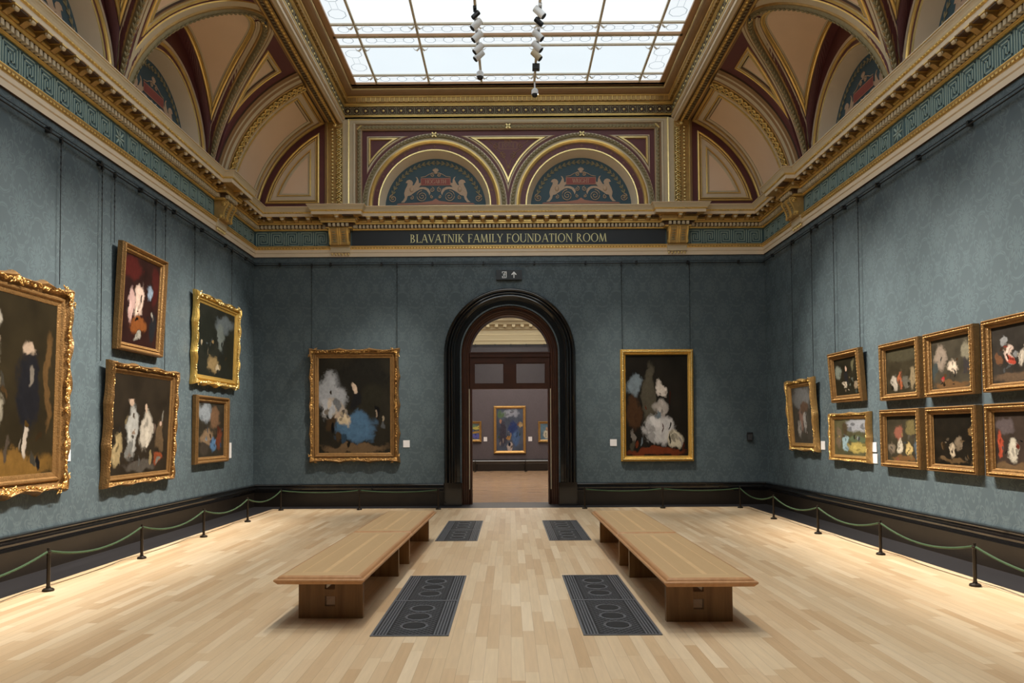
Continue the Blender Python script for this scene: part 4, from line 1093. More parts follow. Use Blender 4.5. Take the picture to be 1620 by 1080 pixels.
# ------------------------------------------------------------------ benches
def bench(label, x0, y0, L, rz, legs, w=.79):
    """x0,y0 = middle of the near end"""
    r = empty('gallery_bench', (x0, y0, 0), (0,0,rz)); tag(r, label, 'bench', 'long wooden benches in the middle of the gallery')
    O = (0,0,0); hx = w/2
    def loop(i, z): return [(-hx+i, i, z), (hx-i, i, z), (hx-i, L-i, z), (-hx+i, L-i, z)]
    b = MB(); pr = [(.06,.385),(.028,.388),(.0,.418),(.0,.428),(.006,.434),(.02,.436),(.024,.432),(.03,.446),(.038,.455),(.05,.459),(.06,.46)]
    lp = [loop(i,z) for i,z in pr]
    for k in range(len(lp)-1): b.grid([lp[k], lp[k+1]], 0, False, cv=True)
    b.add(lp[0], [(0,1,2,3)], 0)
    b.build('seat_edge', M['bench_edge'], r, O)
    a, c = .06, .19
    A, Cc = loop(a,.46), loop(c,.46)
    b = MB()
    for k in range(4): b.add([A[k],A[(k+1)%4],Cc[(k+1)%4],Cc[k]], [(0,1,2,3)], 1 if k in (0,2) else 0)
    b.build('border_veneer', [M['bench_top'], M['bench_top2']], r, O)
    for sg in (-1,1):
        b = MB(); x_ = sorted((sg*.022, sg*(hx-c-.012))); b.quad((x_[0],c+.012,.4602),(x_[1],c+.012,.4602),(x_[1],L-c-.012,.4602),(x_[0],L-c-.012,.4602)); b.build('top_panel', M['bench_top'], r, O)
    b = MB(); B2 = loop(c+.012,.4602)
    for k in range(4): b.add([Cc[k],Cc[(k+1)%4],B2[(k+1)%4],B2[k]], [(0,1,2,3)])
    b.quad((-.022,c+.012,.4602),(.022,c+.012,.4602),(.022,L-c-.012,.4602),(-.022,L-c-.012,.4602)); b.build('inlay_line', M['bench_line'], r, O)
    lw = .296
    for ly in legs:
        b = MB()
        b.box(-lw,-.055, ly, ly+.06, 0, .386); b.box(.04, lw, ly, ly+.06, 0, .386); b.box(-.055,.04, ly, ly+.06, 0, .11)
        b.box(-.055,.04, ly+.002, ly+.058, .20, .265)
        b.build('leg', M['bench_leg'], r, O)
    b = MB(); b.box(-.05,.035, legs[0]+.06, legs[1], .20, .265); b.build('stretcher', M['bench_leg'], r, O)
    return r
bench('nearer oak bench on the left, its panel leg facing the viewer', -1.664, 6.27, 2.78, -.018, (.395, 2.29))
bench('farther oak bench on the left, end to end with the nearer one', -1.614, 9.06, 2.44, -.018, (.30, 2.21))
bench('nearer oak bench on the right, its panel leg facing the viewer', 1.685, 6.09, 2.75, .004, (.395, 2.33))
bench('farther oak bench on the right, end to end with the nearer one', 1.675, 8.85, 2.50, .004, (.32, 2.205))

# ------------------------------------------------------------------ floor grilles
def grille(label, x0, y0):
    W, L = .66, 2.50
    r = empty('floor_grille', (x0, y0, 0)); tag(r, label, 'floor grille', 'cast iron floor grilles between the benches')
    O = (0,0,0); hw = W/2
    b = MB(); b.box(-hw, hw, 0, L, -.02, .002); b.build('base_plate', M['iron'], r, O)
    b = MB(); t = .022
    for (xa,xb,ya,yb) in ((-hw,-hw+t,0,L),(hw-t,hw,0,L),(-hw+t,hw-t,0,t),(-hw+t,hw-t,L-t,L),(-hw+t,hw-t,L/2-t,L/2+t)): b.box(xa,xb,ya,yb,.002,.007)
    b.build('frame', M['iron_light'], r, O)
    for h in (0,1):
        y_0 = h*L/2+.03; y_1 = (h+1)*L/2-.03
        b = MB()
        for sg in (-1,1):
            for k in range(4):
                x = sg*(.205+k*.027); b.box(x-.006, x+.006, y_0, y_1, .002, .006)
            y = y_0
            while y < y_1:
                xa, xb = sorted((sg*.20, sg*.29)); b.box(xa, xb, y-.004, y+.004, .002, .005); y += .04
        # interlaced central field
        for i in range(-18, 32):
            for s_ in (-1,1):
                pts = []
                ya_ = y_0 + i*.06
                x_a, x_b = -.185, .185
                ys, ye = (ya_, ya_+.37) if s_ > 0 else (ya_+.37, ya_)
                # clip to the field
                def cl_(x): return ys+(ye-ys)*(x-x_a)/(x_b-x_a)
                xs2 = [x_a+(x_b-x_a)*k/12 for k in range(13)]
                ok = [x for x in xs2 if y_0 < cl_(x) < y_1]
                if len(ok) > 1:
                    p0, p1 = (ok[0], cl_(ok[0])), (ok[-1], cl_(ok[-1])); w_ = .006
                    b.quad((p0[0],p0[1]-w_,.0055),(p1[0],p1[1]-w_,.0055),(p1[0],p1[1]+w_,.0055),(p0[0],p0[1]+w_,.0055))
        b.build('lattice', M['iron_light'], r, O)
        for k in range(3):
            yc = (y_0+y_1)/2 + (k-1)*.31; b = MB()
            b.lathe([(0,.009),(.085,.008),(.09,.010),(.098,.010),(.102,.002)], (0,yc,0), 28, 0)
            b.build('medallion', M['iron'], r, O)
            b = MB(); b.lathe([(.102,.002),(.106,.008),(.122,.008),(.126,.002)], (0,yc,0), 28); b.build('medallion_rim', M['iron_light'], r, O)
    return r
grille('near left black iron floor grille beside the nearer left bench', -.852, 6.065)
grille('near right black iron floor grille beside the nearer right bench', .935, 6.065)
grille('far left black iron floor grille towards the doorway', -.848, 11.28)
grille('far right black iron floor grille towards the doorway', .932, 11.28)

# ------------------------------------------------------------------ rope barrier
def make_post():
    r = empty('barrier_post', (0,0,0))
    b = MB(); b.lathe([(0,0),(.058,0),(.06,.006),(.058,.02),(.045,.03),(.026,.036),(.022,.05)], n=20); b.build('base', M['bronze'], r)
    b = MB(); b.lathe([(.019,.04),(.0185,.40),(.019,.405)], n=14); b.build('shaft', M['bronze'], r)
    b = MB(); b.lathe([(.019,.405),(.024,.412),(.024,.43),(.016,.436),(.013,.445),(.019,.455),(.017,.465),(0,.472)], n=14); b.build('finial', M['bronze'], r)
    return r
posts = []
YP = [5.85, 7.87, 9.86, 11.85, 13.83, 15.83]
wh = ['beyond the edge of the view', 'nearest one in view', 'second one in view from the viewer', 'third one in view from the viewer', 'fourth one in view from the viewer', 'at the far corner']
proto = None; PX = 5.03
for sg, side in ((-1,'left'),(1,'right')):
    for i, y in enumerate(YP):
        posts.append((sg*PX, y, 'bronze rope post along the %s wall, %s' % (side, wh[i])))
for x, lab in ((-3.31,'halfway along the end wall left of the doorway'),(-1.58,'beside the left door jamb'),(1.63,'beside the right door jamb'),(3.34,'halfway along the end wall right of the doorway')):
    posts.append((x, 15.85, 'low bronze rope post '+lab))
for i, (x, y, lab) in enumerate(posts):
    o = make_post() if i == 0 else copy_tree(proto)
    if i == 0: proto = o
    o.location = (x, y, 0); tag(o, lab, 'rope post', 'low bronze rope barrier posts')
for sg in (-1,1): pass
def rope(p, q, sag, lab):
    r = MB(); a, c = Vector(p), Vector(q); n = 28
    pts = []
    for i in range(n+1):
        t = i/n; w = a+(c-a)*t; w.z -= sag*4*t*(1-t); pts.append(w)
    o = None
    r.tube(pts, .0135, 8)
    org = ((p[0]+q[0])/2, (p[1]+q[1])/2, 0)
    o = r.build('barrier_rope', M['rope'], None, org); tag(o, lab, 'rope', 'green ropes of the low barrier')
HR = .425
seg = ['running out of the view', 'between the first and second posts', 'between the second and third posts', 'between the third and fourth posts', 'between the fourth post and the far corner post']
for sg, side in ((-1,'left'),(1,'right')):
    for i in range(5):
        ya, yb = YP[i], YP[i+1]
        rope((sg*PX, ya + .03, HR), (sg*PX, yb-.03, HR), .125, 'green barrier rope on the %s side, %s' % (side, seg[i]))
for (xa, xb, lab) in ((-PX,-3.31,'sagging from the far left corner post'),(-3.31,-1.58,'ending left of the doorway'),(1.63,3.34,'starting right of the doorway'),(3.34,PX,'sagging to the far right corner post')):
    rope((xa+.03,15.85,HR), (xb-.03,15.85,HR), .045, 'green barrier rope along the end wall, '+lab)
# two posts and a rope in the far room
for x, lab in ((-1.46,'left'),(.65,'right')):
    o = copy_tree(proto); o.location = (x, 30.25, 0); tag(o, 'tiny rope post in the room beyond, %s one of two' % lab, 'rope post', 'low bronze rope barrier posts')
# ------------------------------------------------------------------ framed pictures
def scroll_cluster(mb, c, ax, az, n, s, rnd, mi=0, arms=2):
    """carved shell with leaves and C scrolls ; ax, az in plane, n outwards, s = size"""
    c = Vector(c); ax = Vector(ax); az = Vector(az); n = Vector(n)
    for k in range(-3, 4):
        a = k*.42; dr = (az*cos(a)+ax*sin(a)).normalized(); sd = (ax*cos(a)-az*sin(a)).normalized()
        mb.ball(c+dr*s*.28+n*s*.10, dr, sd, n, s*.30, s*.085, s*.10, 7, 4, mi)
    mb.ball(c+n*s*.12, ax, az, n, s*.16, s*.16, s*.12, 8, 5, mi)
    for sg in (-1,1):
        for (cx, cz, r0, tn, an) in ((.42,-.05,.22,1.5,pi/2),(.75,.12,.17,1.4,-pi/2)):
            pts = []
            for i in range(20):
                t = i/19; rr = s*r0*(1-.85*t); a = an+2*pi*tn*t
                pts.append(c+ax*sg*(s*cx+rr*cos(a))+az*(s*cz+rr*sin(a))+n*s*(.10+.10*t))
            mb.tube(pts, [s*.055*(1-.5*i/19) for i in range(20)], 6, mi)
        mb.ball(c+ax*sg*s*.62-az*s*.22+n*s*.08, (ax*sg*.8-az*.6), (ax*.6+az*sg*.8), n, s*.22, s*.07, s*.07, 7, 4, mi)
        mb.ball(c+ax*sg*s*1.0+az*s*.02+n*s*.06, (ax*sg), az, n, s*.2, s*.06, s*.06, 7, 4, mi)

FRAMES = {
 'rococo': [(.0,.0),(.0,.35),(.06,.70),(.16,.98),(.28,.80),(.40,.48),(.52,.40),(.60,.62),(.68,.60),(.74,.42),(.86,.38),(.93,.34),(.95,.25),(1.,.22)],
 'plain':  [(.0,.0),(.0,.62),(.05,.72),(.14,.98),(.26,1.0),(.34,.82),(.40,.66),(.55,.55),(.66,.50),(.72,.60),(.80,.60),(.86,.46),(.95,.40),(1.,.30)],
 'carved': [(.0,.0),(.0,.70),(.08,.88),(.16,.90),(.20,.78),(.30,.70),(.34,.84),(.44,.92),(.54,.82),(.58,.66),(.72,.55),(.78,.62),(.86,.58),(.92,.42),(1.,.35)],
 'rope':   [(.0,.0),(.0,.60),(.10,.70),(.16,.66),(.30,.95),(.46,.98),(.60,.80),(.66,.60),(.80,.52),(.86,.60),(.94,.45),(1.,.35)],
}
def picture(label, side, c, z0, W, H, bw, dep, style, mats, bg, blobs, tilt=0.0, group=None, seed=0., orn=1.0, fine_n=12):
    """side: 'L','R','B','F'; c = coordinate of the centre along the wall; z0 = lower edge"""
    if side == 'L': loc, rz = (-WX, c, z0), pi/2
    elif side == 'R': loc, rz = (WX, c, z0), -pi/2
    elif side == 'B': loc, rz = (c, D, z0), 0
    else: loc, rz = (c, FY, z0), 0
    r = empty('framed_picture', loc, (tilt, 0, rz)); tag(r, label, 'picture', group)
    O = (0,0,0); rnd = random.Random(int(seed*100)+int(W*1000))
    fm, om = M[mats[0]], M[mats[1]]
    pr = FRAMES[style]; wav = style == 'rococo'
    b = MB()
    for sd in range(4):
        L = W if sd in (0,2) else H
        n = max(8, int(L/.035)) if wav else 2
        rows = []
        for w, d in pr:
            row = []
            for i in range(n+1):
                s = i/n; ww = w*bw; dd = d*dep
                if wav:
                    per = max(2, round(L/.62)); sc_ = abs(sin(pi*per*s))
                    edge = min(1, min(s,1-s)*L/.12)
                    k = max(0, 1-w/.45)
                    ww += bw*.20*k*(sc_**.7)*edge*orn - bw*.05*k*edge
                    dd *= 1 + .18*k*sin(pi*per*3*s)*edge*orn
                t = (s-.5)*(L-2*w*bw)
                if sd == 0: p = (t, -dd, ww)
                elif sd == 2: p = (-t, -dd, H-ww)
                elif sd == 1: p = (W/2-ww, -dd, H/2+t)
                else: p = (-W/2+ww, -dd, H/2-t)
                row.append(p)
            rows.append(row)
        b.sweep(rows, 0, False)
    b.build('frame', fm, r, O)
    b = MB(); b.box(-W/2+bw*.9, W/2-bw*.9, -dep*.30, -.004, bw*.9, H-bw*.9); 
    fine = []
    for k in range(fine_n):
        src = rnd.choice(blobs)[4]; g = rnd.choice((.15,.25,.35,.5,.8)); v_ = rnd.uniform(.06,.62)
        fine.append((rnd.uniform(.08,.92), v_, rnd.uniform(.012,.04), rnd.uniform(.018,.075), tuple(min(.7, q*g) for q in src)))
    for (u, v, ru, rv, c) in list(blobs):
        if max(c) > .25 and ru > .06:
            for k in range(3): fine.append((u+rnd.uniform(-.6,.6)*ru, v+rnd.uniform(-.7,.7)*rv, ru*.22, rv*.30, (lambda g_: tuple(min(.75, q*g_) for q in c))(rnd.choice((.45,.6,1.25)))))
    b.build('canvas', canvas_mat('picture_surface', bg, list(blobs)+fine, seed), r, O)
    nn = (0,-1,0)
    if style == 'rococo':
        s = bw*.56*orn
        for (x, z, ax, az) in ((-W/2+bw*.42, bw*.42, (.7,0,-.7), (-.7,0,-.7)), (W/2-bw*.42, bw*.42, (.7,0,.7), (.7,0,-.7)), (-W/2+bw*.42, H-bw*.42, (-.7,0,-.7), (-.7,0,.7)), (W/2-bw*.42, H-bw*.42, (-.7,0,.7), (.7,0,.7))):
            b = MB(); scroll_cluster(b, (x, -dep*.72, z), ax, az, nn, s, rnd); b.build('corner_ornament', om, r, O)
        for (x, z, ax, az) in ((0, bw*.36, (1,0,0), (0,0,-1)), (0, H-bw*.36, (1,0,0), (0,0,1)), (-W/2+bw*.36, H/2, (0,0,1), (-1,0,0)), (W/2-bw*.36, H/2, (0,0,1), (1,0,0))):
            b = MB(); scroll_cluster(b, (x, -dep*.72, z), ax, az, nn, s*.92, rnd); b.build('centre_ornament', om, r, O)
        for sd in range(4):
            b = MB()
            L = W if sd in (0,2) else H; n = int(L/(bw*.24))
            for i in range(1, n):
                t = (i/n-.5)*(L-bw)
                a = rnd.uniform(-.9,.9); off = bw*(.22+.16*rnd.random())
                ex, ez = {0:((1,0,0),(0,0,1)),2:((-1,0,0),(0,0,-1)),1:((0,0,1),(-1,0,0)),3:((0,0,-1),(1,0,0))}[sd]
                ex = Vector(ex); ez = Vector(ez); o0 = {0:Vector((0,0,0)),2:Vector((0,0,H)),1:Vector((W/2,0,H/2)),3:Vector((-W/2,0,H/2))}[sd]
                p = o0+ex*t+ez*off+Vector((0,-dep*.80,0))
                dr = (ex*cos(a)+ez*sin(a)); b.ball(p, dr, dr.cross(Vector(nn)), nn, bw*.15, bw*.04, dep*.14, 6, 4)
                if i % 2: 
                    pts = [p+ex*(bw*.12*(1-k/14)*cos(k*.55)*(1 if i%4<2 else -1))+ez*(bw*.12*(1-k/14)*sin(k*.55)) for k in range(13)]
                    b.tube(pts, bw*.026, 5)
            b.build('carved_scrolls', om, r, O)
    else:
        wpos, rad, stp = {'plain': (.70,.035,.05), 'carved': (.44,.06,.05), 'rope': (.38,.085,.055)}[style]
        for sd in range(4):
            b = MB(); ends = []
            L = W if sd in (0,2) else H; n = int((L-2*wpos*bw)/stp)
            for i in range(n+1):
                t = (i/max(1,n)-.5)*(L-2*wpos*bw); off = wpos*bw
                ex, ez, o0 = {0:((1,0,0),(0,0,1),(0,0,0)),2:((-1,0,0),(0,0,-1),(0,0,H)),1:((0,0,1),(-1,0,0),(W/2,0,H/2)),3:((0,0,-1),(1,0,0),(-W/2,0,H/2))}[sd]
                ex, ez = Vector(ex), Vector(ez)
                p = Vector(o0)+ex*t+ez*off+Vector((0,-dep*{'plain':.60,'carved':.90,'rope':.98}[style],0))
                a = .7 if style == 'rope' else (pi/2 if style == 'carved' else 0)
                dr = ex*cos(a)+ez*sin(a)
                if i in (0, n): ends.append(p)
                b.ball(p, dr, dr.cross(Vector(nn)), nn, max(rad*bw*1.8, .012), max(rad*bw, .008), .012, 6, 4)
            b.tube(ends, .006, 6)
            b.build({'plain':'bead_moulding','carved':'leaf_moulding','rope':'gadroon_moulding'}[style], om, r, O)
    return r
DK = (.022,.017,.010)
FC = ('frame_shaded','frame_gold')
FG, FB, FYl = ('frame_mid','gold'), ('frame_shaded','frame_mid'), ('frame_yellow','gold_bright')
picture('very large picture in carved gilt frame, cut by left edge of view', 'L', 8.385, .945, 2.27, 2.68, .29, .13, 'rococo', FC, (.030,.022,.010),
   [(.5,.05,.6,.10,(.16,.085,.02)), (.30,.42,.15,.34,(.28,.25,.19)), (.33,.72,.07,.05,(.40,.30,.22)), (.36,.86,.06,.05,(.33,.30,.25)), (.70,.48,.13,.26,(.010,.010,.013)), (.71,.72,.05,.05,(.36,.27,.20)), (.70,.20,.035,.10,(.42,.36,.30)), (.92,.55,.05,.30,(.10,.055,.02))], .022, seed=1.1)
picture('tall dark red picture in plain gilt frame, upper row of left wall', 'L', 11.38, 2.975, 1.37, 1.63, .13, .12, 'plain', FB, (.030,.010,.008),
   [(.2,.85,.3,.14,(.065,.010,.008)), (.88,.72,.12,.25,(.055,.009,.008)), (.46,.50,.13,.20,(.62,.46,.38)), (.25,.45,.10,.20,(.50,.33,.30)), (.46,.24,.22,.11,(.19,.06,.015)), (.72,.62,.09,.10,(.22,.28,.36)), (.45,.09,.10,.05,(.30,.28,.24)), (.86,.25,.10,.22,(.012,.013,.016))], .05, seed=2.3)
picture('squarish picture with pale grey patches below the tall dark red picture', 'L', 11.445, .905, 2.11, 1.88, .19, .13, 'rococo', FB, (.030,.022,.014),
   [(.33,.45,.11,.28,(.36,.36,.34)), (.58,.45,.11,.22,(.42,.38,.32)), (.30,.74,.05,.05,(.44,.32,.24)), (.56,.66,.04,.05,(.44,.32,.24)), (.10,.24,.10,.16,(.30,.23,.12)), (.82,.38,.08,.20,(.10,.065,.035)), (.83,.52,.03,.05,(.40,.28,.22)), (.82,.14,.09,.06,(.20,.05,.02)), (.5,.08,.3,.07,(.075,.065,.055))], .045, seed=3.7, orn=.8)
picture('dark woodland picture in bright carved gold frame, left wall near corner', 'L', 14.385, 2.615, 2.18, 1.77, .22, .12, 'rococo', FYl, (.022,.024,.018),
   [(.70,.80,.28,.16,(.10,.12,.13)), (.60,.60,.10,.22,(.13,.15,.14)), (.25,.60,.24,.32,(.012,.014,.010)), (.88,.45,.14,.28,(.014,.016,.011)), (.42,.18,.16,.13,(.24,.17,.08)), (.55,.14,.08,.05,(.40,.33,.22))], .031, seed=4.9, orn=1.0)
picture('small pale skied picture in plain gilt frame below the dark woodland picture', 'L', 14.18, 1.115, 1.54, 1.31, .13, .11, 'plain', FB, (.045,.038,.026),
   [(.28,.80,.30,.18,(.26,.29,.32)), (.62,.70,.20,.22,(.16,.09,.05)), (.35,.35,.28,.16,(.22,.15,.09)), (.60,.22,.14,.14,(.08,.16,.28)), (.80,.30,.12,.24,(.14,.04,.02)), (.25,.15,.2,.12,(.05,.04,.03))], .012, seed=5.2)
picture('tall picture with blue patch in carved gilt frame left of doorway', 'B', -3.578, 1.0, 2.10, 2.64, .245, .14, 'rococo', FC, (.030,.026,.018),
   [(.16,.60,.22,.24,(.34,.35,.37)), (.22,.46,.20,.10,(.40,.34,.28)), (.62,.80,.40,.22,(.014,.013,.010)), (.52,.27,.32,.18,(.075,.15,.25)), (.36,.36,.11,.085,(.62,.50,.34)), (.52,.56,.12,.10,(.012,.012,.013)), (.51,.68,.055,.055,(.58,.44,.33)), (.5,.05,.5,.06,(.15,.095,.05)), (.17,.32,.10,.10,(.05,.03,.015)), (.75,.56,.16,.20,(.022,.02,.013))], .012, seed=6.4, orn=.95)
picture('tall dark picture with white patch in straight gold frame right of doorway', 'B', 3.386, .998, 1.67, 2.57, .125, .12, 'rope', FYl, (.016,.013,.009),
   [(.13,.70,.14,.13,(.17,.21,.24)), (.15,.42,.14,.17,(.060,.028,.012)), (.38,.60,.12,.34,(.075,.065,.045)), (.55,.27,.27,.17,(.52,.50,.49)), (.56,.50,.13,.10,(.36,.32,.29)), (.58,.68,.085,.065,(.55,.48,.42)), (.78,.17,.13,.09,(.56,.50,.38)), (.45,.04,.5,.055,(.16,.035,.012))], .012, seed=7.8)
picture('narrow tall picture in carved gilt frame, nearest the corner on right wall', 'R', 14.415, 1.27, 1.31, 1.455, .18, .12, 'rococo', FG, (.085,.075,.06),
   [(.5,.80,.5,.22,(.17,.17,.17)), (.45,.45,.18,.22,(.24,.15,.12)), (.62,.38,.10,.18,(.34,.32,.30)), (.30,.25,.12,.14,(.30,.28,.26)), (.6,.62,.2,.12,(.12,.075,.05))], .06, seed=8.1, orn=.9)
picture('small dark picture leaning forward above the sunny landscape on right wall', 'R', 12.52, 2.185, 1.14, .89, .125, .11, 'carved', FB, (.026,.022,.012),
   [(.14,.62,.16,.20,(.17,.19,.16)), (.46,.45,.09,.24,(.014,.014,.016)), (.45,.72,.04,.06,(.50,.34,.26)), (.38,.28,.12,.09,(.52,.44,.34)), (.80,.25,.08,.10,(.24,.18,.12)), (.75,.75,.06,.2,(.11,.10,.055))], .075, seed=9.4)
picture('small sunny landscape picture in carved gilt frame below the leaning dark picture', 'R', 12.505, 1.14, 1.43, .86, .125, .11, 'rococo', FG, (.12,.11,.055),
   [(.70,.82,.4,.2,(.32,.33,.36)), (.70,.45,.35,.10,(.10,.13,.07)), (.72,.22,.34,.16,(.42,.33,.10)), (.35,.34,.10,.24,(.30,.42,.46)), (.14,.5,.09,.34,(.16,.12,.08)), (.35,.75,.10,.2,(.07,.05,.025))], .008, seed=10.6, orn=.7)
HG = 'six matching small pictures hung in two rows on the right wall'
SIX = [('left picture of the upper row of three matching ones', 10.815, 2.146, (.045,.036,.020), [(.5,.85,.5,.2,(.055,.048,.028)), (.25,.25,.12,.18,(.34,.30,.25)), (.45,.28,.08,.20,(.30,.09,.04)), (.8,.30,.10,.24,(.22,.17,.10)), (.62,.22,.10,.14,(.10,.09,.07))]),
       ('middle picture of the upper row of three matching ones', 9.60, 2.146, (.065,.055,.038), [(.22,.62,.18,.26,(.24,.19,.15)), (.85,.70,.12,.20,(.19,.17,.12)), (.52,.42,.13,.14,(.56,.46,.36)), (.85,.40,.10,.16,(.035,.03,.03)), (.28,.16,.05,.10,(.36,.03,.03)), (.08,.36,.08,.22,(.04,.05,.05)), (.5,.08,.5,.10,(.13,.07,.03))]),
       ('right picture of upper row of three, cut by the right edge', 8.345, 2.146, (.040,.034,.028), [(.25,.72,.06,.10,(.22,.22,.22)), (.33,.48,.08,.18,(.50,.38,.32)), (.34,.40,.08,.09,(.32,.05,.03)), (.14,.42,.06,.12,(.13,.06,.03)), (.55,.42,.08,.16,(.38,.33,.27)), (.4,.10,.4,.10,(.10,.065,.04))]),
       ('left picture of the lower row of three matching ones', 10.825, 1.122, (.055,.046,.028), [(.40,.62,.14,.20,(.24,.09,.06)), (.72,.72,.14,.20,(.15,.12,.05)), (.42,.32,.10,.18,(.52,.46,.36)), (.68,.30,.10,.16,(.46,.34,.14)), (.14,.30,.12,.14,(.18,.14,.10)), (.90,.30,.08,.22,(.08,.10,.12)), (.5,.07,.4,.08,(.16,.08,.03))]),
       ('middle picture of lower row of three, darkest of the six', 9.58, 1.122, (.014,.011,.007), [(.45,.28,.07,.16,(.42,.34,.24)), (.60,.42,.10,.16,(.16,.12,.08)), (.9,.62,.07,.10,(.14,.08,.03)), (.2,.12,.12,.07,(.11,.07,.035)), (.5,.08,.3,.05,(.09,.055,.025))]),
       ('right picture of lower row of three, with a red patch', 8.325, 1.122, (.050,.034,.026), [(.10,.40,.07,.26,(.34,.06,.03)), (.35,.34,.12,.20,(.46,.42,.34)), (.66,.45,.10,.22,(.025,.022,.022)), (.2,.75,.2,.15,(.09,.07,.07)), (.4,.06,.5,.08,(.13,.08,.04))])]
for i, (lab, c, z, bg, bl) in enumerate(SIX):
    picture('gilt framed '+lab, 'R', c, z, 1.085, .885, .105, .12, 'carved', FB, bg, bl, .012, HG, seed=20+i*1.3)
picture('tall blue toned picture seen through the doorway', 'F', -.006, .745, 1.375, 2.045, .115, .10, 'carved', FG, (.11,.13,.18),
   [(.5,.88,.4,.10,(.30,.32,.38)), (.2,.85,.18,.12,(.10,.16,.09)), (.24,.40,.17,.30,(.055,.05,.07)), (.62,.52,.20,.22,(.035,.055,.16)), (.75,.30,.16,.22,(.08,.14,.28)), (.45,.32,.10,.06,(.40,.22,.08)), (.5,.10,.12,.14,(.50,.42,.38)), (.90,.62,.08,.06,(.45,.32,.16)), (.17,.68,.06,.05,(.40,.2,.13))], .01, seed=31.)
picture('small bright picture through the doorway, half hidden by the left jamb', 'F', -1.667, 1.242, .90, .90, .11, .10, 'rococo', FG, (.16,.19,.20),
   [(.8,.72,.3,.10,(.50,.42,.10)), (.75,.45,.3,.08,(.45,.25,.05)), (.8,.22,.3,.15,(.12,.12,.38)), (.6,.85,.3,.1,(.16,.24,.14))], .01, seed=32., orn=.6)
picture('small pale blue picture through the doorway, half hidden by the right jamb', 'F', 1.657, 1.22, .90, .90, .11, .10, 'rococo', FG, (.17,.28,.36),
   [(.38,.35,.25,.30,(.60,.55,.42)), (.42,.68,.10,.12,(.45,.28,.18)), (.75,.45,.2,.3,(.20,.32,.36))], .01, seed=33., orn=.6)

# ------------------------------------------------------------------ picture chains
def chain(x, y, z0, lab):
    b = MB(); z1 = 5.575
    b.tube([(x,y,z0),(x,y,z1-.02)], .0055, 6)
    z = z1-.06
    for k in range(6):
        b.ball((x,y,z-k*.085), (1,0,0),(0,1,0),(0,0,1), .011,.011,.03, 6, 4)
    b.box(x-.018, x+.018, y-.018, y+.018, z1-.05, z1+.03)
    o = b.build('picture_chain', M['rail'], None, (x,y,z0)); tag(o, lab, 'chain', 'dark chains hanging from the picture rail')
for y, z0, lab in ((9.36,3.66,'of the very large picture at the left edge'),(10.32,2.75,'left of the dark red picture, reaching the picture below'),(10.65,4.55,'at the left corner of the dark red picture'),(11.90,4.55,'at the right corner of the dark red picture'),(12.24,2.72,'right of the dark red picture, reaching the picture below'),(13.19+.2,4.35,'at the left corner of the dark landscape'),(15.19,4.35,'at the right corner of the dark landscape')):
    chain(-WX+.05, y, z0, 'thin chain '+lab+', left wall')
for y, z0, lab in ((12.05,3.04,'at the right corner of the leaning dark picture'),(12.98,3.04,'at the left corner of the leaning dark picture'),(13.93,2.69,'at the right corner of the narrow tall picture'),(14.92,2.69,'at the left corner of the narrow tall picture')):
    chain(WX-.055, y, z0, 'thin chain '+lab+', right wall')
for x, z0, lab in ((-4.57,3.6,'at the left corner of the picture left of the doorway'),(-2.594,3.6,'at the right corner of the picture left of the doorway'),(2.60,3.53,'at the left corner of the picture right of the doorway'),(4.17,3.53,'at the right corner of the picture right of the doorway')):
    chain(x, D-.055, z0, 'thin chain '+lab+', end wall')

# ------------------------------------------------------------------ wall labels, sign, box
def card(x0, x1, y0, y1, z0, z1, lab):
    b = MB(); b.box(x0,x1,y0,y1,z0,z1); o = b.build('wall_label', M['card'], None, ((x0+x1)/2,(y0+y1)/2,z0)); tag(o, lab, 'label', 'small white picture labels')
card(-2.464,-2.314,D-.012,D,1.348,1.51,'small white label right of the picture with the blue patch')
card(2.307,2.461,D-.012,D,1.351,1.506,'small white label left of the picture with the white patch')
card(WX-.012,WX,13.575,13.745,1.323,1.484,'small white label between the narrow tall and sunny landscape pictures')
card(WX-.012,WX,11.67,11.82,1.335,1.491,'upper of two white labels left of the six matching pictures')
card(WX-.012,WX,11.65,11.815,1.15,1.306,'lower of two white labels left of the six matching pictures')
card(-WX,-WX+.012,9.545,9.70,1.34,1.494,'small white label peeping out right of the very large picture')
card(-WX,-WX+.012,15.15,15.31,1.174,1.497,'small white label right of the small crowded picture')
card(-1.13,-.98,FY-.012,FY,1.27,1.46,'white label left of the blue toned picture in the room beyond')
card(.79,.95,FY-.012,FY,1.27,1.46,'white label right of the blue toned picture in the room beyond')
r = empty('exit_sign', (0,D,5.2)); tag(r, 'black emergency exit sign with running figure and arrow over the doorway', 'sign')
b = MB(); b.box(-.296,.296,D-.075,D,5.205,5.43); b.build('housing', M['black'], r)
b = MB(); yy = D-.0765
def sp(pts, mi=0): b.add([(x,yy,z) for x,z in pts], [tuple(range(len(pts)))], mi)
for f in (((-.16,5.395),(-.055,5.395),(-.055,5.383),(-.16,5.383)),((-.072,5.383),(-.055,5.383),(-.055,5.247),(-.072,5.247)),((-.16,5.258),(-.055,5.258),(-.055,5.245),(-.16,5.245)),((-.16,5.383),(-.148,5.383),(-.148,5.355),(-.16,5.355)),((-.16,5.29),(-.148,5.29),(-.148,5.258),(-.16,5.258))): sp(f)
sp([(-.098+.012*cos(t),5.366+.013*sin(t)) for t in [k*pi/5 for k in range(10)]])
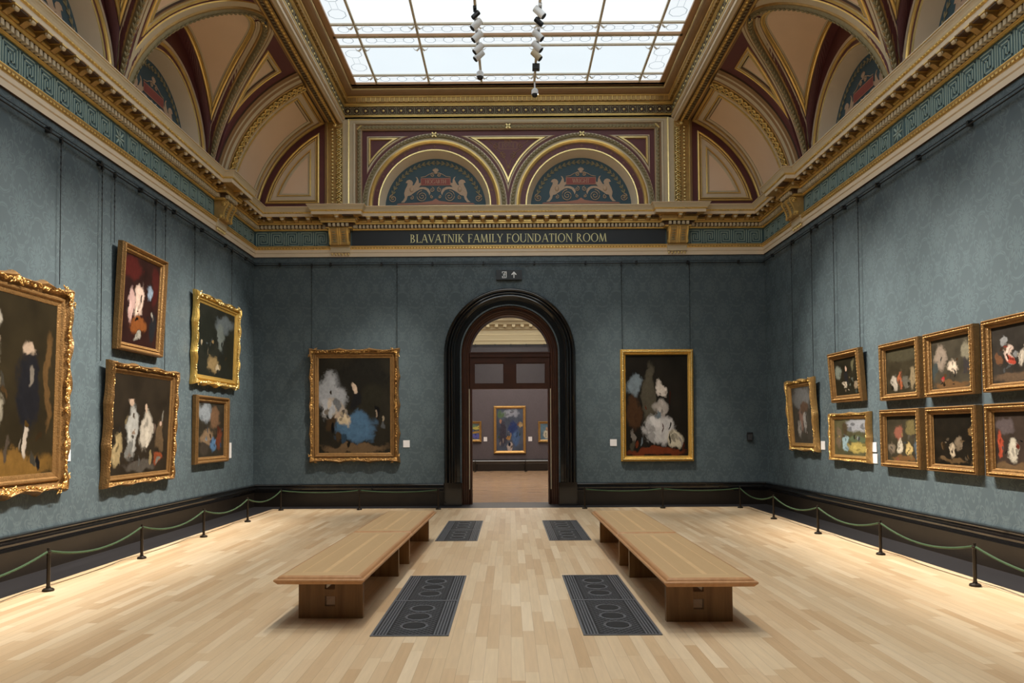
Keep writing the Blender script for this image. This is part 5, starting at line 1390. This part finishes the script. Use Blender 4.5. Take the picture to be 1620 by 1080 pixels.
for f in (((-.118,5.348),(-.098,5.350),(-.108,5.305),(-.126,5.308)),((-.100,5.348),(-.082,5.325),(-.088,5.318),(-.104,5.336)),((-.118,5.348),(-.142,5.335),(-.140,5.325),(-.114,5.336)),((-.112,5.308),(-.094,5.290),(-.098,5.262),(-.106,5.262),(-.106,5.284),(-.124,5.304)),((-.124,5.308),(-.112,5.303),(-.132,5.278),(-.150,5.276),(-.150,5.284),(-.136,5.287))): sp(f)
b.build('running_figure', M['sign_white'], r)
b = MB(); sp([(.103,5.247),(.125,5.247),(.125,5.345),(.150,5.316),(.172,5.316),(.172,5.334),(.114,5.395),(.056,5.334),(.056,5.316),(.078,5.316),(.103,5.345)]); b.build('arrow', M['sign_white'], r)
r = empty('wall_sensor', (5.52,D,1.45)); tag(r, 'small black sensor box on the end wall by the right corner', 'sensor')
b = MB(); b.box(5.46,5.585,D-.045,D,1.455,1.645); b.build('case', M['black'], r)
b = MB()
for k in range(4): b.box(5.475+k*.027,5.485+k*.027,D-.049,D-.045,1.475,1.60)
b.build('vent', M['iron_light'], r)

# ------------------------------------------------------------------ ceiling tracks with spotlights and cameras
TZ = 9.32
for sg, y1, lab in ((-1,15.0,'left hand pale lighting track hanging below the skylight'),(1,15.6,'right hand pale lighting track hanging below the skylight')):
    r = empty('lighting_track', (sg*.585,y1,TZ)); tag(r, lab, 'lighting track')
    b = MB(); b.box(sg*.585-.017, sg*.585+.017, 3.0, y1, TZ-.018, TZ+.018); b.build('rail', M['stone_gray'], r)
    for y in (y1-.15, 13.2, 11.2, 9.2):
        b = MB(); b.tube([(sg*.585,y,TZ+.01),(sg*.585,y,SKZ-.06)], .006, 6); b.build('hanger', M['rail'], r)
def spot(x, y, az, col, lab, scale=1.0):
    r = empty('track_spotlight', (x,y,TZ-.018), (0,0,az)); tag(r, lab, 'spotlight', 'spotlights on the ceiling tracks')
    O = (0,0,0); b = MB(); b.box(-.03,.03,-.07,.07,-.045,0); b.build('adapter', M['white'] if col == 'white' else M['black'], r, O)
    b = MB(); b.tube([(0,0,-.045),(0,0,-.10)], .012, 8); b.build('stem', M['iron'], r, O)
    b = MB(); d = Vector((.72,0,-.69)); a = Vector((-.02,0,-.13))
    b.tube([a-d*.10*scale, a+d*.11*scale], .062*scale, 16); b.build('lamp_body', M[col], r, O)
    b = MB(); b.tube([a+d*.112*scale, a+d*.125*scale], .055*scale, 16); b.build('lens', M['iron'], r, O)
for y, lab in ((13.02,'front one'),(13.42,'second one'),(13.85,'third one'),(14.12,'rearmost one')):
    spot(-.585, y, pi, 'white', 'white spotlight on the left track, %s of four' % lab)
for y, col, lab in ((12.65,'white','white spotlight on the right track at the top edge of the view'),(12.95,'black','small black spotlight on the right track'),(13.4,'white','white spotlight on right track just behind the small black one'),(13.8,'white','white spotlight on the right track, third white one'),(14.12,'stone_gray','beige spotlight at the far end of the right track row')):
    spot(.585, y, 0, col, lab, .75 if col == 'black' else 1.0)
spot(-.585, 12.72, pi, 'black', 'small black spotlight on the left track', .7)
def dome(x, y, z, lab, drop):
    r = empty('security_camera', (x,y,z)); tag(r, lab, 'camera')
    b = MB(); b.tube([(x,y,TZ-.018),(x,y,z-drop+.10)], .016, 8); b.build('stem', M['white'], r)
    b = MB(); b.lathe([(0,.11),(.05,.105),(.072,.08),(.075,.0),(.073,-.01)], (x,y,z-drop), 20); b.build('housing', M['white'], r)
    b = MB(); b.lathe([(.068,-.01),(.06,-.045),(.035,-.068),(0,-.075)], (x,y,z-drop), 20); b.build('dome', M['black'], r)
dome(-.585, 14.95, TZ-.018, 'grey dome camera at the end of the left track', .14)
dome(.585, 15.5, TZ-.018, 'white dome camera hanging lowest at the end of the right track', .26)
r = empty('junction_box', (.585,14.75,TZ-.018)); tag(r, 'small black box under the right track between spotlight and camera', 'box')
b = MB(); b.box(.585-.075,.585+.075,14.69,14.81,TZ-.13,TZ-.018); b.build('case', M['black'], r)
b = MB(); b.box(.585-.05,.585+.05,14.72,14.78,TZ-.135,TZ-.13); b.build('cover', M['iron_light'], r)
# ------------------------------------------------------------------ lamps of the room (track spotlights) and an added fill for the room beyond
def lamp(loc, tgt, power, col=(1.0,.80,.56), ang=55, blend=.6, size=.06):
    l = bpy.data.lights.new('track_or_fill_lamp', 'SPOT'); l.energy = power; l.color = col; l.spot_size = radians(ang); l.spot_blend = blend; l.shadow_soft_size = size
    o = bpy.data.objects.new('track_or_fill_lamp', l); COL.objects.link(o); o.location = loc
    o.rotation_euler = (Vector(tgt)-Vector(loc)).to_track_quat('-Z','Y').to_euler()
WARM = (1.0,.91,.78)
P_SIDE, P_FLOOR, P_BACK = 4500, 520, 2900
for y, k in ((6.0,1.0), (8.2,1.0), (10.3,1.0), (12.3,1.0), (14.3,.75)):
    lamp((-.60, y+1.2, TZ-.25), (-WX, y, 1.7), P_SIDE*k, WARM, 41, 1.0)
    lamp((.60, y+1.2, TZ-.25), (WX, y, 1.7), P_SIDE*k, WARM, 41, 1.0)
for y in (2.5, 5.2, 8.0, 11.0, 14.0):
    for sg in (-1,1): lamp((sg*.60, y, TZ-.25), (sg*3.9, y, 0), P_FLOOR, WARM, 70, .9)
for x in (-3.55, 3.4): lamp((x*.17, 12.6, TZ-.25), (x, D, 1.2), P_BACK, WARM, 30, 1.0)
lamp((0, 27.0, 7.3), (0, FY, 1.8), 420, (1,.86,.7), 60, .8)  # added fill on the far wall, without a visible fitting

# ------------------------------------------------------------------ camera and view
FPX, PCX, PCY = 1140.0, 803.09, 649.96
def rot(p_, y_, r_):
    c, s = cos(y_), sin(y_); A = Matrix(((c,-s,0),(s,c,0),(0,0,1)))
    c, s = cos(p_), sin(p_); B = Matrix(((1,0,0),(0,c,s),(0,-s,c)))
    c, s = cos(r_), sin(r_); C_ = Matrix(((c,0,s),(0,1,0),(-s,0,c)))
    return C_ @ B @ A
Rm = rot(.0277, -.003, -.0058)
right, fwd, up = Rm[0], Rm[1], Rm[2]
cd = bpy.data.cameras.new('camera'); co = bpy.data.objects.new('camera', cd); COL.objects.link(co)
m3 = Matrix((right, up, -fwd)).transposed()
co.matrix_world = Matrix.Translation((0,0,1.71)) @ m3.to_4x4()
cd.sensor_fit = 'HORIZONTAL'; cd.sensor_width = 36; cd.lens = FPX/1620*36
cd.shift_x = (810-PCX)/1620; cd.shift_y = (PCY-540)/1620
cd.clip_end = 200
SC.camera = co
w = bpy.data.worlds.new('world'); SC.world = w; w.use_nodes = True
w.node_tree.nodes['Background'].inputs[0].default_value = (.6,.7,.8,1); w.node_tree.nodes['Background'].inputs[1].default_value = .02
SC.view_settings.view_transform = 'Standard'; SC.view_settings.look = 'None'; SC.view_settings.gamma = 1; SC.view_settings.use_curve_mapping = False
SC.view_settings.exposure = 0.0
SC.cycles.use_denoising = True
SC.cycles.max_bounces = 7; SC.cycles.diffuse_bounces = 4; SC.cycles.glossy_bounces = 3; SC.cycles.transparent_max_bounces = 8
SC.cycles.sample_clamp_indirect = 6
SC.cycles.caustics_reflective = False; SC.cycles.caustics_refractive = False
